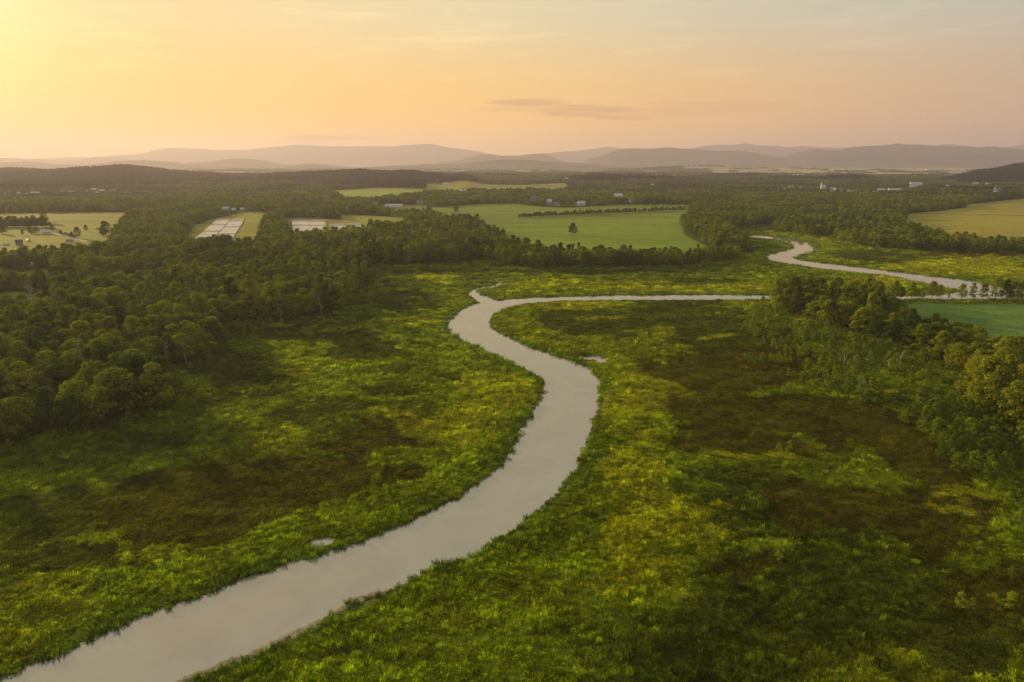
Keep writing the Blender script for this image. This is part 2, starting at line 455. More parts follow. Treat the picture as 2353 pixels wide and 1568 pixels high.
# ------------------------------------------------------------------ mesh helpers
def mesh_np(name, V, F, smooth=False):
    """V (n,3), F (m,k) with one k"""
    V, F = np.asarray(V, np.float32), np.asarray(F, np.int32)
    me = bpy.data.meshes.new(name)
    me.vertices.add(len(V))
    me.vertices.foreach_set('co', V.ravel())
    k = F.shape[1]
    me.loops.add(F.size)
    me.loops.foreach_set('vertex_index', F.ravel())
    me.polygons.add(len(F))
    me.polygons.foreach_set('loop_start', np.arange(0, F.size, k, dtype=np.int32))
    me.polygons.foreach_set('loop_total', np.full(len(F), k, np.int32))
    if smooth:
        me.polygons.foreach_set('use_smooth', np.ones(len(F), bool))
    me.update(calc_edges=True)
    return me


def vcol(me, name, col):
    a = me.color_attributes.new(name, 'FLOAT_COLOR', 'POINT')
    c4 = np.ones((len(me.vertices), 4), np.float32)
    c4[:, :3] = col
    a.data.foreach_set('color', c4.ravel())


def link(name, me, mat=None, parent=None, kind=None, label=None, cat=None, group=None):
    o = bpy.data.objects.new(name, me)
    C.objects.link(o)
    if mat and me is not None and not me.materials:
        me.materials.append(mat)
    if parent:
        o.parent = parent
    tag(o, label, cat, group, kind)
    return o


def tag(o, label=None, cat=None, group=None, kind=None):
    if label:
        o['label'] = label
    if cat:
        o['category'] = cat
    if group:
        o['group'] = group
    if kind:
        o['kind'] = kind
    return o


class MB:
    def __init__(s):
        s.v, s.f = [], []

    def add(s, v, f):
        b = len(s.v)
        s.v += [tuple(map(float, p)) for p in v]
        s.f += [tuple(b + i for i in q) for q in f]
        return s

    def box(s, x0, x1, y0, y1, z0, z1):
        return s.add([(x0, y0, z0), (x1, y0, z0), (x1, y1, z0), (x0, y1, z0), (x0, y0, z1), (x1, y0, z1), (x1, y1, z1), (x0, y1, z1)],
                     [(0, 3, 2, 1), (4, 5, 6, 7), (0, 1, 5, 4), (1, 2, 6, 5), (2, 3, 7, 6), (3, 0, 4, 7)])

    def tube(s, p0, p1, r0, r1, n=7):
        p0, p1 = Vector(p0), Vector(p1)
        d = (p1 - p0).normalized()
        a = d.orthogonal().normalized()
        b = d.cross(a)
        v = []
        for p, r in ((p0, r0), (p1, r1)):
            for i in range(n):
                q = 2 * math.pi * i / n
                v.append(p + (a * math.cos(q) + b * math.sin(q)) * r)
        f = [(i, (i + 1) % n, n + (i + 1) % n, n + i) for i in range(n)]
        f.append(tuple(range(n))[::-1])
        f.append(tuple(range(n, 2 * n)))
        return s.add(v, f)

    def mesh(s, name):
        me = bpy.data.meshes.new(name)
        me.from_pydata(s.v, [], s.f)
        me.update()
        return me


# ------------------------------------------------------------------ materials
def mat_plain(name, col, rough=.8, var=.15, scale=1.0, spec=.3):
    m = bpy.data.materials.new(name)
    m.use_nodes = True
    t = NT(m.node_tree)
    out = t.n('ShaderNodeOutputMaterial')
    b = t.n('ShaderNodeBsdfPrincipled')
    tc = t.n('ShaderNodeTexCoord')
    n = t.noise(tc.outputs['Object'], scale, 4)
    f = t.smooth(n, .3, .7, 1 - var, 1 + var)
    mul = t.n('ShaderNodeVectorMath', operation='SCALE')
    mul.inputs[0].default_value = col
    t.l(f, mul.inputs['Scale'])
    t.l(mul.outputs[0], b.inputs['Base Color'])
    b.inputs['Roughness'].default_value = rough
    b.inputs['Specular IOR Level'].default_value = spec
    t.l(b.outputs[0], out.inputs[0])
    return m


def mat_leaf(name, c0, c1, c2, transl=.34, tint_attr=False, world_scale=60.0):
    m = bpy.data.materials.new(name)
    m.use_nodes = True
    t = NT(m.node_tree)
    out = t.n('ShaderNodeOutputMaterial')
    oi = t.n('ShaderNodeObjectInfo')
    geo = t.n('ShaderNodeNewGeometry')
    if tint_attr:
        at = t.n('ShaderNodeAttribute', attribute_type='INSTANCER', attribute_name='tint')
        f = t.m('MULTIPLY_ADD', oi.outputs['Random'], .5, .75)
        mul = t.n('ShaderNodeVectorMath', operation='SCALE')
        t.l(at.outputs['Color'], mul.inputs[0])
        t.l(f, mul.inputs['Scale'])
        col = mul.outputs[0]
    else:
        nz = t.noise(oi.outputs['Location'], 1 / world_scale, 3)
        f = t.m('ADD', t.m('MULTIPLY', oi.outputs['Random'], .5), t.m('MULTIPLY', t.smooth(nz, .38, .62), .5))
        col = t.ramp(f, [(0.0, c0), (.5, c1), (1.0, c2)])
    nl = t.m('ADD', t.m('MULTIPLY', t.noise(geo.outputs['Position'], .5, 3), .6), t.m('MULTIPLY', geo.outputs['Random Per Island'], .4))
    col = t.mix(1.0, col, t.ramp(nl, [(.25, (.48, .50, .46)), (.78, (1.60, 1.52, 1.45))]), 'MULTIPLY')
    d = t.n('ShaderNodeBsdfDiffuse')
    tr = t.n('ShaderNodeBsdfTranslucent')
    t.l(col, d.inputs[0])
    t.l(t.mix(1.0, col, (1.15, 1.40, .45), 'MULTIPLY'), tr.inputs[0])
    mx = t.n('ShaderNodeMixShader')
    mx.inputs[0].default_value = transl
    t.l(d.outputs[0], mx.inputs[1])
    t.l(tr.outputs[0], mx.inputs[2])
    t.l(mx.outputs[0], out.inputs[0])
    return m


M = {}
M['leaf_olive'] = mat_leaf('leaf_olive', (.110, .145, .015), (.185, .215, .016), (.270, .275, .018))
M['leaf_dark'] = mat_leaf('leaf_dark', (.045, .075, .016), (.072, .108, .018), (.105, .140, .020))
M['leaf_gold'] = mat_leaf('leaf_gold', (.15, .185, .016), (.20, .22, .018), (.25, .255, .02))
M['leaf_mix'] = mat_leaf('leaf_mix', (.075, .110, .016), (.155, .195, .018), (.280, .290, .020))
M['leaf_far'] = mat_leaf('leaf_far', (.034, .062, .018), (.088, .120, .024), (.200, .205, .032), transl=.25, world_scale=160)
M['leaf_slope'] = mat_leaf('leaf_slope', (.016, .024, .016), (.026, .036, .020), (.045, .056, .024), transl=.15, world_scale=160)  # darker far leaves for the hills, slope shading put into the colour
M['leaf_young'] = mat_leaf('leaf_young', (.100, .155, .014), (.170, .220, .018), (.260, .280, .024))
M['grass'] = mat_leaf('marsh_grass', None, None, None, .38, True)
M['bark'] = mat_plain('bark', (.07, .055, .04), .95, .3, 4)
M['pale_bark'] = mat_plain('pale_bark', (.34, .30, .24), .9, .25, 5)

# ground
m = bpy.data.materials.new('ground')
m.use_nodes = True
t = NT(m.node_tree)
out = t.n('ShaderNodeOutputMaterial')
b = t.n('ShaderNodeBsdfPrincipled')
at = t.n('ShaderNodeAttribute', attribute_name='tint')
geo = t.n('ShaderNodeNewGeometry')
n1 = t.noise(geo.outputs['Position'], .55, 6, .65)
n2 = t.noise(geo.outputs['Position'], .06, 4, .6)
col = t.mix(1.0, at.outputs['Color'], t.ramp(n1, [(.28, (.60, .62, .6)), (.72, (1.35, 1.35, 1.3))]), 'MULTIPLY')
col = t.mix(1.0, col, t.ramp(n2, [(.3, (.85, .85, .85)), (.7, (1.15, 1.15, 1.15))]), 'MULTIPLY')
t.l(col, b.inputs['Base Color'])
b.inputs['Roughness'].default_value = 1
b.inputs['Specular IOR Level'].default_value = .1
bm = t.n('ShaderNodeBump')
bm.inputs['Strength'].default_value = .8
bm.inputs['Distance'].default_value = .5
t.l(n1, bm.inputs['Height'])
t.l(bm.outputs[0], b.inputs['Normal'])
t.l(b.outputs[0], out.inputs[0])
M['ground'] = m

# water: silty river, sky mirrored at grazing view
m = bpy.data.materials.new('river_water')
m.use_nodes = True
t = NT(m.node_tree)
out = t.n('ShaderNodeOutputMaterial')
b = t.n('ShaderNodeBsdfPrincipled')
geo = t.n('ShaderNodeNewGeometry')
n1 = t.noise(geo.outputs['Position'], .02, 4, .55)
t.l(t.ramp(n1, [(.40, (.148, .150, .126)), (.50, (.176, .176, .146)), (.56, (.150, .144, .118)), (.66, (.186, .184, .150))]), b.inputs['Base Color'])
b.inputs['Roughness'].default_value = .045
b.inputs['IOR'].default_value = 2.15
b.inputs['Specular IOR Level'].default_value = 1.0
mp = t.n('ShaderNodeMapping')
mp.inputs['Scale'].default_value = (.5, 1.6, 1)
t.l(geo.outputs['Position'], mp.inputs[0])
n2 = t.noise(mp.outputs[0], .7, 3, .6)
n3 = t.noise(geo.outputs['Position'], .035, 3, .5)
bm = t.n('ShaderNodeBump')
t.l(t.smooth(n3, .45, .62, .010, .030), bm.inputs['Strength'])
bm.inputs['Distance'].default_value = .6
t.l(n2, bm.inputs['Height'])
t.l(bm.outputs[0], b.inputs['Normal'])
t.l(b.outputs[0], out.inputs[0])
M['water'] = m

# far hills
m = bpy.data.materials.new('hill_forest')
m.use_nodes = True
t = NT(m.node_tree)
out = t.n('ShaderNodeOutputMaterial')
b = t.n('ShaderNodeBsdfDiffuse')
geo = t.n('ShaderNodeNewGeometry')
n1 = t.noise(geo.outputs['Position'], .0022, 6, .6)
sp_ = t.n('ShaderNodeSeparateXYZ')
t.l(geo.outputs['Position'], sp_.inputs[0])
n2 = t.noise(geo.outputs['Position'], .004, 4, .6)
low = t.m('MULTIPLY', t.smooth(sp_.outputs[2], 20, 140, .42, 0.0), t.smooth(n2, .38, .60, .35, 1.0))  # base mist painted in: pale colour fading out up the lower slopes
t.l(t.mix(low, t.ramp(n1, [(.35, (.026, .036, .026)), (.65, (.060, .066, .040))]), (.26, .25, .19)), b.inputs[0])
t.l(b.outputs[0], out.inputs[0])
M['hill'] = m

# ------------------------------------------------------------------ ground sheet
rows = np.concatenate([np.geomspace(70, 1500, 560)[:-1], np.geomspace(1500, 10500, 230)[:-1], np.geomspace(10500, 24000, 20)])
angs = np.concatenate([np.linspace(-180, -50, 27)[:-1], np.linspace(-50, -39.5, 16)[:-1], np.linspace(-39.5, 39.5, 470)[:-1], np.linspace(39.5, 50, 16)[:-1], np.linspace(50, 180, 27)[:-1]])
rr, aa = np.meshgrid(rows, np.radians(angs), indexing='ij')
GX, GY = (rr * np.sin(aa)).ravel(), (rr * np.cos(aa)).ravel()
near = (GY > 40) & (rr.ravel() < 1400)
wd = np.full(GX.shape, -99.0)
wd[near] = water_d(GX[near], GY[near])
md = sdist(MARSH, GX, GY) + fbm(GX, GY, 14, 3, 40) * 2
ground_z = height(GX, GY)
inm = md > 0
colr = np.zeros((GX.size, 3))
zc, zh = zone(GX[near], GY[near])
full = np.tile(BASE, (GX.size, 1))
full[near] = zc
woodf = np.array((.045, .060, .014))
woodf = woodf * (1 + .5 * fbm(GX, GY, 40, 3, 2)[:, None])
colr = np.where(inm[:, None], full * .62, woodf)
for (cx_, cy_, rx_, ry_) in CLEAR:
    ppx, ppy = to_px(GX, np.maximum(GY, 40.0))
    q = 1 - ((ppx - cx_) / rx_) ** 2 - ((ppy - cy_) / ry_) ** 2 + fbm(GX, GY, 30, 3, 70) * .5
    a = (sstep(q, -.1, .2) * (GY > 60))[:, None]
    colr = colr * (1 - a) + np.array((.13, .165, .02)) * a
# distant open country, field colours paled to stand for haze
farp = sstep(rr.ravel(), 4800, 6500)
cell = _hash(np.floor(GX / 520 + fbm(GX, GY, 900, 2, 6)), np.floor(GY / 900 + fbm(GX, GY, 900, 2, 7)), 77)
farc = np.where(cell[:, None] > .22, np.array((.24, .22, .11)) * (.6 + .8 * cell[:, None]), np.array((.035, .042, .02)))
colr = colr * (1 - farp[:, None]) + farc * farp[:, None]
in_field = np.zeros(GX.shape, bool)
for k, P in FPOLY.items():
    d = sdist(P, GX, GY) + fbm(GX, GY, 12, 2, 41) * 1.2
    a = sstep(d, -1.5, 1.5)[:, None]
    vr = 1 + .24 * fbm(GX * .16, GY, 22, 3, 90)[:, None] + .10 * fbm(GX, GY, 160, 2, 91)[:, None]
    warm = sstep(fbm(GX, GY, 190, 2, 95), -.2, .8)[:, None] * .35
    fc = FCOL[k] * (1 - warm) + FCOL[k] * np.array((1.3, 1.0, .9)) * warm
    colr = colr * (1 - a) + fc * vr * a
    in_field |= d > 0
# wheel tracks and hedge lines in the fields
TRACKS = [((124, 509), (288, 500), 3, (.05, .055, .015)), ((2105, 491), (2225, 492.5), 5, (.03, .04, .012)), ((2225, 492.5), (2353, 496), 5, (.03, .04, .012)), ((2353, 496), (2800, 506), 5, (.03, .04, .012)),
          ((60, 566), (0, 571), 3, (.2, .17, .11)), ((40, 565), (120, 559), 4, (.2, .15, .09))]
for a_, b_, wdt, cc in TRACKS:
    p0, p1 = gnd(*a_), gnd(*b_)
    e = p1 - p0
    h = np.clip(((GX - p0[0]) * e[0] + (GY - p0[1]) * e[1]) / (e @ e), 0, 1)
    dd = np.hypot(GX - p0[0] - e[0] * h, GY - p0[1] - e[1] * h)
    a = (1 - sstep(dd, wdt * .6, wdt * 1.3))[:, None]
    colr = colr * (1 - a) + np.array(cc) * a
mud = sstep(wd, -1.2, .6)[:, None]
colr = colr * (1 - mud) + np.array((.075, .060, .035)) * mud
gz = ground_z + np.where(inm, np.maximum(.30 * fbm(GX, GY, 8, 3, 61) + .2 * fbm(GX, GY, 3, 2, 62), -.26), 0)
gz = np.where(wd > -3, gz * 0 + .15 - 1.1 * sstep(wd, -2.2, 2.0), gz)
# mud shelves just breaking the surface along the lower banks
shelf_w = 2.6 * sstep(fbm(GX, GY, 38, 3, 66), -.15, .4) * (1 - sstep(GY, 240, 330)) * sstep(GX + 60, -60, 0)
side = np.zeros(GX.shape, bool)
lo = near & (GY < 335) & (wd > -1) & (wd < 6)
side[lo] = sdist(RIVER, GX[lo] - 2.4, GY[lo] + 3.2) > sdist(RIVER, GX[lo], GY[lo])
shelf = (wd > -.6) & (wd < shelf_w) & side
gz = np.where(shelf, -.31 + .03 * fbm(GX, GY, 5, 2, 67), gz)
colr = np.where(shelf[:, None], np.array((.215, .190, .150)), colr)
nr, na = len(rows), len(angs)
idx = np.arange(nr * na).reshape(nr, na)
j1 = np.roll(idx, -1, 1)
F = np.stack([idx[:-1], idx[1:], j1[1:], j1[:-1]], -1).reshape(-1, 4)
V = np.stack([GX, GY, gz], -1)
# close the sheet under the camera with one more ring and a fan of quads
inner = []
V = np.vstack([V, [[0, 0, 0]]])
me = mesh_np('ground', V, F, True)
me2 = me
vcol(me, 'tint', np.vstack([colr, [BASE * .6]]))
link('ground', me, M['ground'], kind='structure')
cap = mesh_np('ground_near', np.vstack([np.stack([71 * np.sin(np.radians(angs)), 71 * np.cos(np.radians(angs)), np.full(na, -.02)], -1), [[0, 0, -.02]]]), np.array([(i, (i + 1) % na, na) for i in range(na)]))
vcol(cap, 'tint', np.tile(BASE * .6, (na + 1, 1)))
link('ground', cap, M['ground'], kind='structure')

# water sheet
WZ = -.35
wp = np.array([(-700, 40), (900, 40), (900, 1100), (-700, 1100)])
me = mesh_np('river', np.array([(*p, WZ) for p in wp]), [(0, 1, 2, 3)])
link('river', me, M['water'], kind='structure')

# ------------------------------------------------------------------ mountains
MOUNT = [  # crest line in the picture, depth, front width, back width
    ([(0, 362), (40, 362), (70, 363.5), (110, 365), (150, 362), (188, 362), (220, 362), (239, 361), (259, 356), (320, 354.5), (340, 351), (364, 343.5), (396, 340.5), (450, 342), (479, 343), (504, 346), (522, 344.5), (562, 345.5), (612, 340),
      (648, 336.5), (677, 333), (720, 334.5), (760, 336), (810, 337), (857, 336.4), (910, 336), (933, 332.8), (976, 331), (990, 328.5), (1012, 336.4), (1059, 343), (1099, 346.5), (1120, 353.5), (1149, 358), (1200, 362), (1260, 352.5), (1286, 349), (1329, 347.5), (1365, 342), (1397, 336.5), (1422, 340), (1440, 344), (1500, 352),
      (1560, 348), (1598, 340), (1621, 334), (1650, 332), (1686, 334), (1711, 328), (1730, 331), (1740, 335.5), (1780, 335.5), (1816, 339), (1837, 336), (1866, 337), (1884, 341), (1902, 338), (1920, 340), (1952, 339), (2050, 342), (2146, 336), (2172, 332), (2190, 331.8), (2212, 336), (2280, 340), (2331, 337), (2353, 331), (2500, 326), (2700, 335)], 27500, 4500, 1500),
    ([(-200, 366), (0, 363.5), (32, 362.5), (65, 367), (90, 366), (140, 370), (191, 368), (216, 362), (252, 362), (299, 366), (380, 374), (500, 380)], 22000, 4000, 2500),
    ([(1000, 374), (1052, 369), (1084, 360), (1106, 354.5), (1128, 354), (1152, 357.3), (1188, 357), (1221, 353.5), (1250, 353.3), (1264, 358), (1282, 367), (1304, 374)], 19000, 3000, 2000),
    ([(1311, 372), (1336, 367), (1383, 360), (1401, 351), (1426, 343.6), (1459, 340), (1491, 342), (1516, 339), (1545, 338.2), (1556, 341), (1610, 343), (1632, 347), (1704, 347), (1736, 352), (1776, 361), (1812, 362), (1823, 351), (1844, 346.5), (1866, 343), (1888, 341.8), (1895, 345.5), (1931, 344),
      (1956, 338), (1985, 335.7), (2046, 333.5), (2062, 329.5), (2082, 333), (2114, 332), (2140, 335.7), (2190, 337), (2226, 336.5), (2248, 339), (2273, 335.7), (2298, 338), (2353, 343), (2500, 350), (2800, 345)], 18500, 3800, 2000),
    ([(380, 382), (414, 377), (450, 373), (493, 370), (522, 366), (551, 364.4), (583, 366.6), (612, 370.6), (648, 378), (680, 383)], 16500, 2500, 2000),
    ([(-300, 372), (0, 374.2), (65, 373.5), (126, 378), (155, 379.6), (209, 378.5), (230, 377), (266, 371.3), (306, 369), (342, 368.5), (396, 372.4), (432, 380.3), (504, 380.7), (562, 385), (590, 390), (612, 387), (648, 383), (684, 378), (713, 375.6), (756, 379.6), (792, 385), (847, 389)], 14500, 2500, 2000),
    ([(740, 383), (775, 385), (807, 388), (832, 385), (872, 383), (958, 379.6), (973, 376.7), (1023, 376.7), (1070, 374), (1113, 369), (1156, 366), (1192, 365), (1232, 368), (1268, 372.4), (1329, 375.3), (1383, 379.6), (1437, 384), (1473, 387), (1520, 386), (1600, 392)], 12800, 2500, 2000),
]
for pts, D, wf, wb in MOUNT:
    D, wf, wb = D * .72, wf * .75, wb * .75
    us, vs = uv_of([p[0] for p in pts], [p[1] for p in pts])
    n = 420
    u = np.linspace(us[0], us[-1], n)
    H = CAM_H + D * np.interp(u, us, vs)
    k = np.ones(7) / 7
    H = np.convolve(np.pad(H, 3, 'edge'), k, 'valid') * .6 + H * .4
    H = H + fbm(u * D, u * 0, 900, 4, 3) * 9 + (fbm(u * D, u * 0, 120, 2, 5)) * 3
    edge = sstep(np.minimum(np.arange(n), n - 1 - np.arange(n)) / 14.0, 0, 1)
    s = np.concatenate([np.linspace(-1, 0, 16)[:-1], np.linspace(0, 1, 6)])
    uu, ss = np.meshgrid(u, s)
    YY = D + np.where(ss < 0, ss * wf, ss * wb)
    XX = uu * D * (1 + (YY - D) / D * .6)
    prof = np.where(ss < 0, (1 + ss) ** 1.25, 1 - ss * ss)
    ZZ = H[None] * prof * edge[None] + (np.abs(fbm(XX, YY * .5, 1300, 4, 31)) - .35) * H.max() * .35 * (prof * (1 - prof) * 4) * .8
    ZZ = np.where(prof < .02, -8, ZZ)
    idx = np.arange(ZZ.size).reshape(ZZ.shape)
    F = np.stack([idx[:-1, :-1], idx[:-1, 1:], idx[1:, 1:], idx[1:, :-1]], -1).reshape(-1, 4)
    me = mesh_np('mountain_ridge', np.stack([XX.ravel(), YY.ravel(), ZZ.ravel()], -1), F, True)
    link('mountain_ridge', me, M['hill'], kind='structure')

# ------------------------------------------------------------------ crowns and trunks
rng = np.random.default_rng(7)


def quads(Cn, N, size, aspect=1.0, rng=rng):
    """small leaf sprays: centres, facing directions, sizes"""
    n = len(Cn)
    N = N / np.linalg.norm(N, axis=1, keepdims=True)
    r = rng.normal(size=(n, 3))
    T = np.cross(N, r)
    T /= np.linalg.norm(T, axis=1, keepdims=True)
    B = np.cross(N, T)
    s = size[:, None] * .5
    bend = N * s * .35
    v = np.stack([Cn - T * s, Cn - B * s * .62 + bend, Cn + T * s, Cn + B * s * .62 + bend * .4], 1).reshape(-1, 3)
    return v, np.arange(4 * n).reshape(n, 4)


def crown_mesh(name, seed, H=15.0, Rc=4.6, base=.16, lobes=15, n=2400, leaf=.62, shape='round'):
    g = np.random.default_rng(seed)
    cs, rs = [], []
    for i in range(lobes):
        f = (i + .5) / lobes
        zz = base + (1 - base) * (.12 + .80 * f)
        wdt = math.sin(math.pi * min(1, .22 + .78 * f) ** .9) if shape == 'round' else (1 - f * .75)
        a = i * 2.4 + g.uniform(-.5, .5)
        rad = Rc * wdt * g.uniform(.30, .88)
        cs.append((math.cos(a) * rad, math.sin(a) * rad, zz * H))
        rs.append(Rc * g.uniform(.18, .46) * (1 if shape == 'round' else .7))
    cs.append((0, 0, H * .86))
    rs.append(Rc * .42)
    cs, rs = np.array(cs), np.array(rs)
    wts = rs ** 2 / (rs ** 2).sum()
    k = g.choice(len(cs), n, p=wts)
    d = g.normal(size=(n, 3))
    d /= np.linalg.norm(d, axis=1, keepdims=True)
    d[:, 2] = np.where(d[:, 2] < -.35, -d[:, 2], d[:, 2])
    rad = rs[k] * (g.uniform(.55, 1.08, n) ** .6)
    P = cs[k] + d * rad[:, None] * np.array((1, 1, .82))
    N = d + g.normal(size=(n, 3)) * .55 + np.array((0, 0, .25))
    v, f = quads(P, N, leaf * g.uniform(.6, 1.4, n), rng=g)
    return mesh_np(name, v, f)


def trunk_mesh(name, seed, H=15.0, r=.22, limbs=7):
    g = random.Random(seed)
    b = MB()
    p = Vector((0, 0, -.3))
    rad = r
    pts = [p]
    for i in range(5):
        q = p + Vector((g.uniform(-.25, .25), g.uniform(-.25, .25), H * .165))
        b.tube(p, q, rad, rad * .78, 6)
        rad *= .78
        p = q
        pts.append(p)
    for i in range(limbs):
        s = pts[1 + i % 4]
        a = i * 2.4
        L = H * g.uniform(.16, .26)
        e = s + Vector((math.cos(a) * L, math.sin(a) * L, L * g.uniform(.5, 1.0)))
        b.tube(s, e, r * .42, r * .12, 5)
    return b.mesh(name)


def blob_mesh(name, seed, Rc=5.0, H=13.0, n=150, leaf=2.4):
    return crown_mesh(name, seed, H, Rc, .05, 9, n, leaf)


TREE_TINTS = ('leaf_olive', 'leaf_dark', 'leaf_gold')
near_meshes = []
for s in range(7):
    shp = [(15, 4.6, 'round'), (14, 5.4, 'round'), (16.5, 3.9, 'round'), (13.0, 4.9, 'round'), (15.5, 5.0, 'round'), (17.5, 3.6, 'cone'), (12.0, 5.8, 'round')][s]
    near_meshes.append(crown_mesh('crown', 100 + s, shp[0], shp[1], .03, 26 + s, 2900, .62, shp[2]))
crowns = {}
for tname in TREE_TINTS:
    for s, me in enumerate(near_meshes):
        m2 = me.copy()
        m2.materials.append(M[tname])
        crowns[(tname, s)] = m2
trunks = []
for s in range(3):
    me = trunk_mesh('trunk', 40 + s)
    me.materials.append(M['bark'])
    trunks.append(me)
young_meshes = []
for s in range(5):
    me = crown_mesh('crown', 300 + s, 5.0, [1.7, 2.2, 1.5, 2.4, 1.9][s], .03, 9 + s, 520, .42)
    me.materials.append(M['leaf_young'])
    young_meshes.append(me)
young_trunk = trunk_mesh('trunk', 77, 5.0, .07, 5)
young_trunk.materials.append(M['bark'])


# ---- instancing of the masses
def source(name, meshes, mats, with_trunk=None):
    col = bpy.data.collections.new(name)
    for i, me in enumerate(meshes):
        m2 = me.copy()
        m2.materials.clear()
        m2.materials.append(mats[i % len(mats)] if isinstance(mats, list) else mats)
        o = bpy.data.objects.new('%s_%02d' % (name, i), m2)
        col.objects.link(o)
    return col


def scatter(name, P, idx, rot, scl, col, tint=None, label=None, cat=None, mat=None):
    me = bpy.data.meshes.new(name)
    me.vertices.add(len(P))
    me.vertices.foreach_set('co', np.asarray(P, np.float32).ravel())
    a = me.attributes.new('pick', 'INT', 'POINT')
    a.data.foreach_set('value', np.asarray(idx, np.int32))
    a = me.attributes.new('turn', 'FLOAT_VECTOR', 'POINT')
    rv = np.asarray(rot, np.float32)
    if rv.ndim == 1:
        rv = np.stack([rv * 0, rv * 0, rv], -1)
    a.data.foreach_set('vector', rv.ravel())
    a = me.attributes.new('size', 'FLOAT_VECTOR', 'POINT')
    a.data.foreach_set('vector', np.asarray(scl, np.float32).ravel())
    if tint is not None:
        a = me.attributes.new('tint', 'FLOAT_COLOR', 'POINT')
        c4 = np.ones((len(P), 4), np.float32)
        c4[:, :3] = tint
        a.data.foreach_set('color', c4.ravel())
    o = link(name, me, kind='stuff', label=label, cat=cat)
    ng = bpy.data.node_groups.new(name, 'GeometryNodeTree')
    ng.interface.new_socket('Geometry', in_out='INPUT', socket_type='NodeSocketGeometry')
    ng.interface.new_socket('Geometry', in_out='OUTPUT', socket_type='NodeSocketGeometry')
    N = ng.nodes
    gi, go = N.new('NodeGroupInput'), N.new('NodeGroupOutput')
    ip = N.new('GeometryNodeInstanceOnPoints')
    ci = N.new('GeometryNodeCollectionInfo')
    ci.inputs['Collection'].default_value = col
    ci.inputs['Separate Children'].default_value = True
    ci.inputs['Reset Children'].default_value = True
    L = ng.links
    L.new(gi.outputs[0], ip.inputs['Points'])
    L.new(ci.outputs[0], ip.inputs['Instance'])
    ip.inputs['Pick Instance'].default_value = True
    for nm, ty, sock in (('pick', 'INT', 'Instance Index'), ('turn', 'FLOAT_VECTOR', 'Rotation'), ('size', 'FLOAT_VECTOR', 'Scale')):
        na_ = N.new('GeometryNodeInputNamedAttribute')
        na_.data_type = ty
        na_.inputs[0].default_value = nm
        L.new(na_.outputs[0], ip.inputs[sock])
    L.new(ip.outputs[0], go.inputs[0])
    md_ = o.modifiers.new('scatter', 'NODES')
    md_.node_group = ng
    return o


# ------------------------------------------------------------------ buildings (placed first: the woods keep clear of them)
M['white'] = mat_plain('white_paint', (.64, .63, .60), .6, .06, .5)
M['cream'] = mat_plain('cream_siding', (.62, .50, .32), .7, .08, .5)
M['tan'] = mat_plain('tan_siding', (.40, .31, .22), .8, .1, .5)
M['greywall'] = mat_plain('grey_siding', (.36, .36, .36), .8, .1, .5)
M['roof_grey'] = mat_plain('grey_shingle', (.17, .17, .18), .85, .2, 2)
M['roof_dark'] = mat_plain('dark_shingle', (.06, .06, .065), .85, .2, 2)
M['roof_pale'] = mat_plain('pale_metal_roof', (.45, .46, .47), .4, .08, 1)
M['roof_blue'] = mat_plain('blue_grey_roof', (.08, .11, .18), .6, .1, 1)
M['roof_gold'] = mat_plain('yellow_roof', (.55, .36, .08), .6, .1, 1)
M['roof_red'] = mat_plain('rust_roof', (.24, .08, .04), .8, .2, 1)
M['glass'] = mat_plain('window_glass', (.03, .035, .045), .12, .05, 1, .6)
M['wood'] = mat_plain('weathered_wood', (.30, .25, .19), .9, .2, 3)


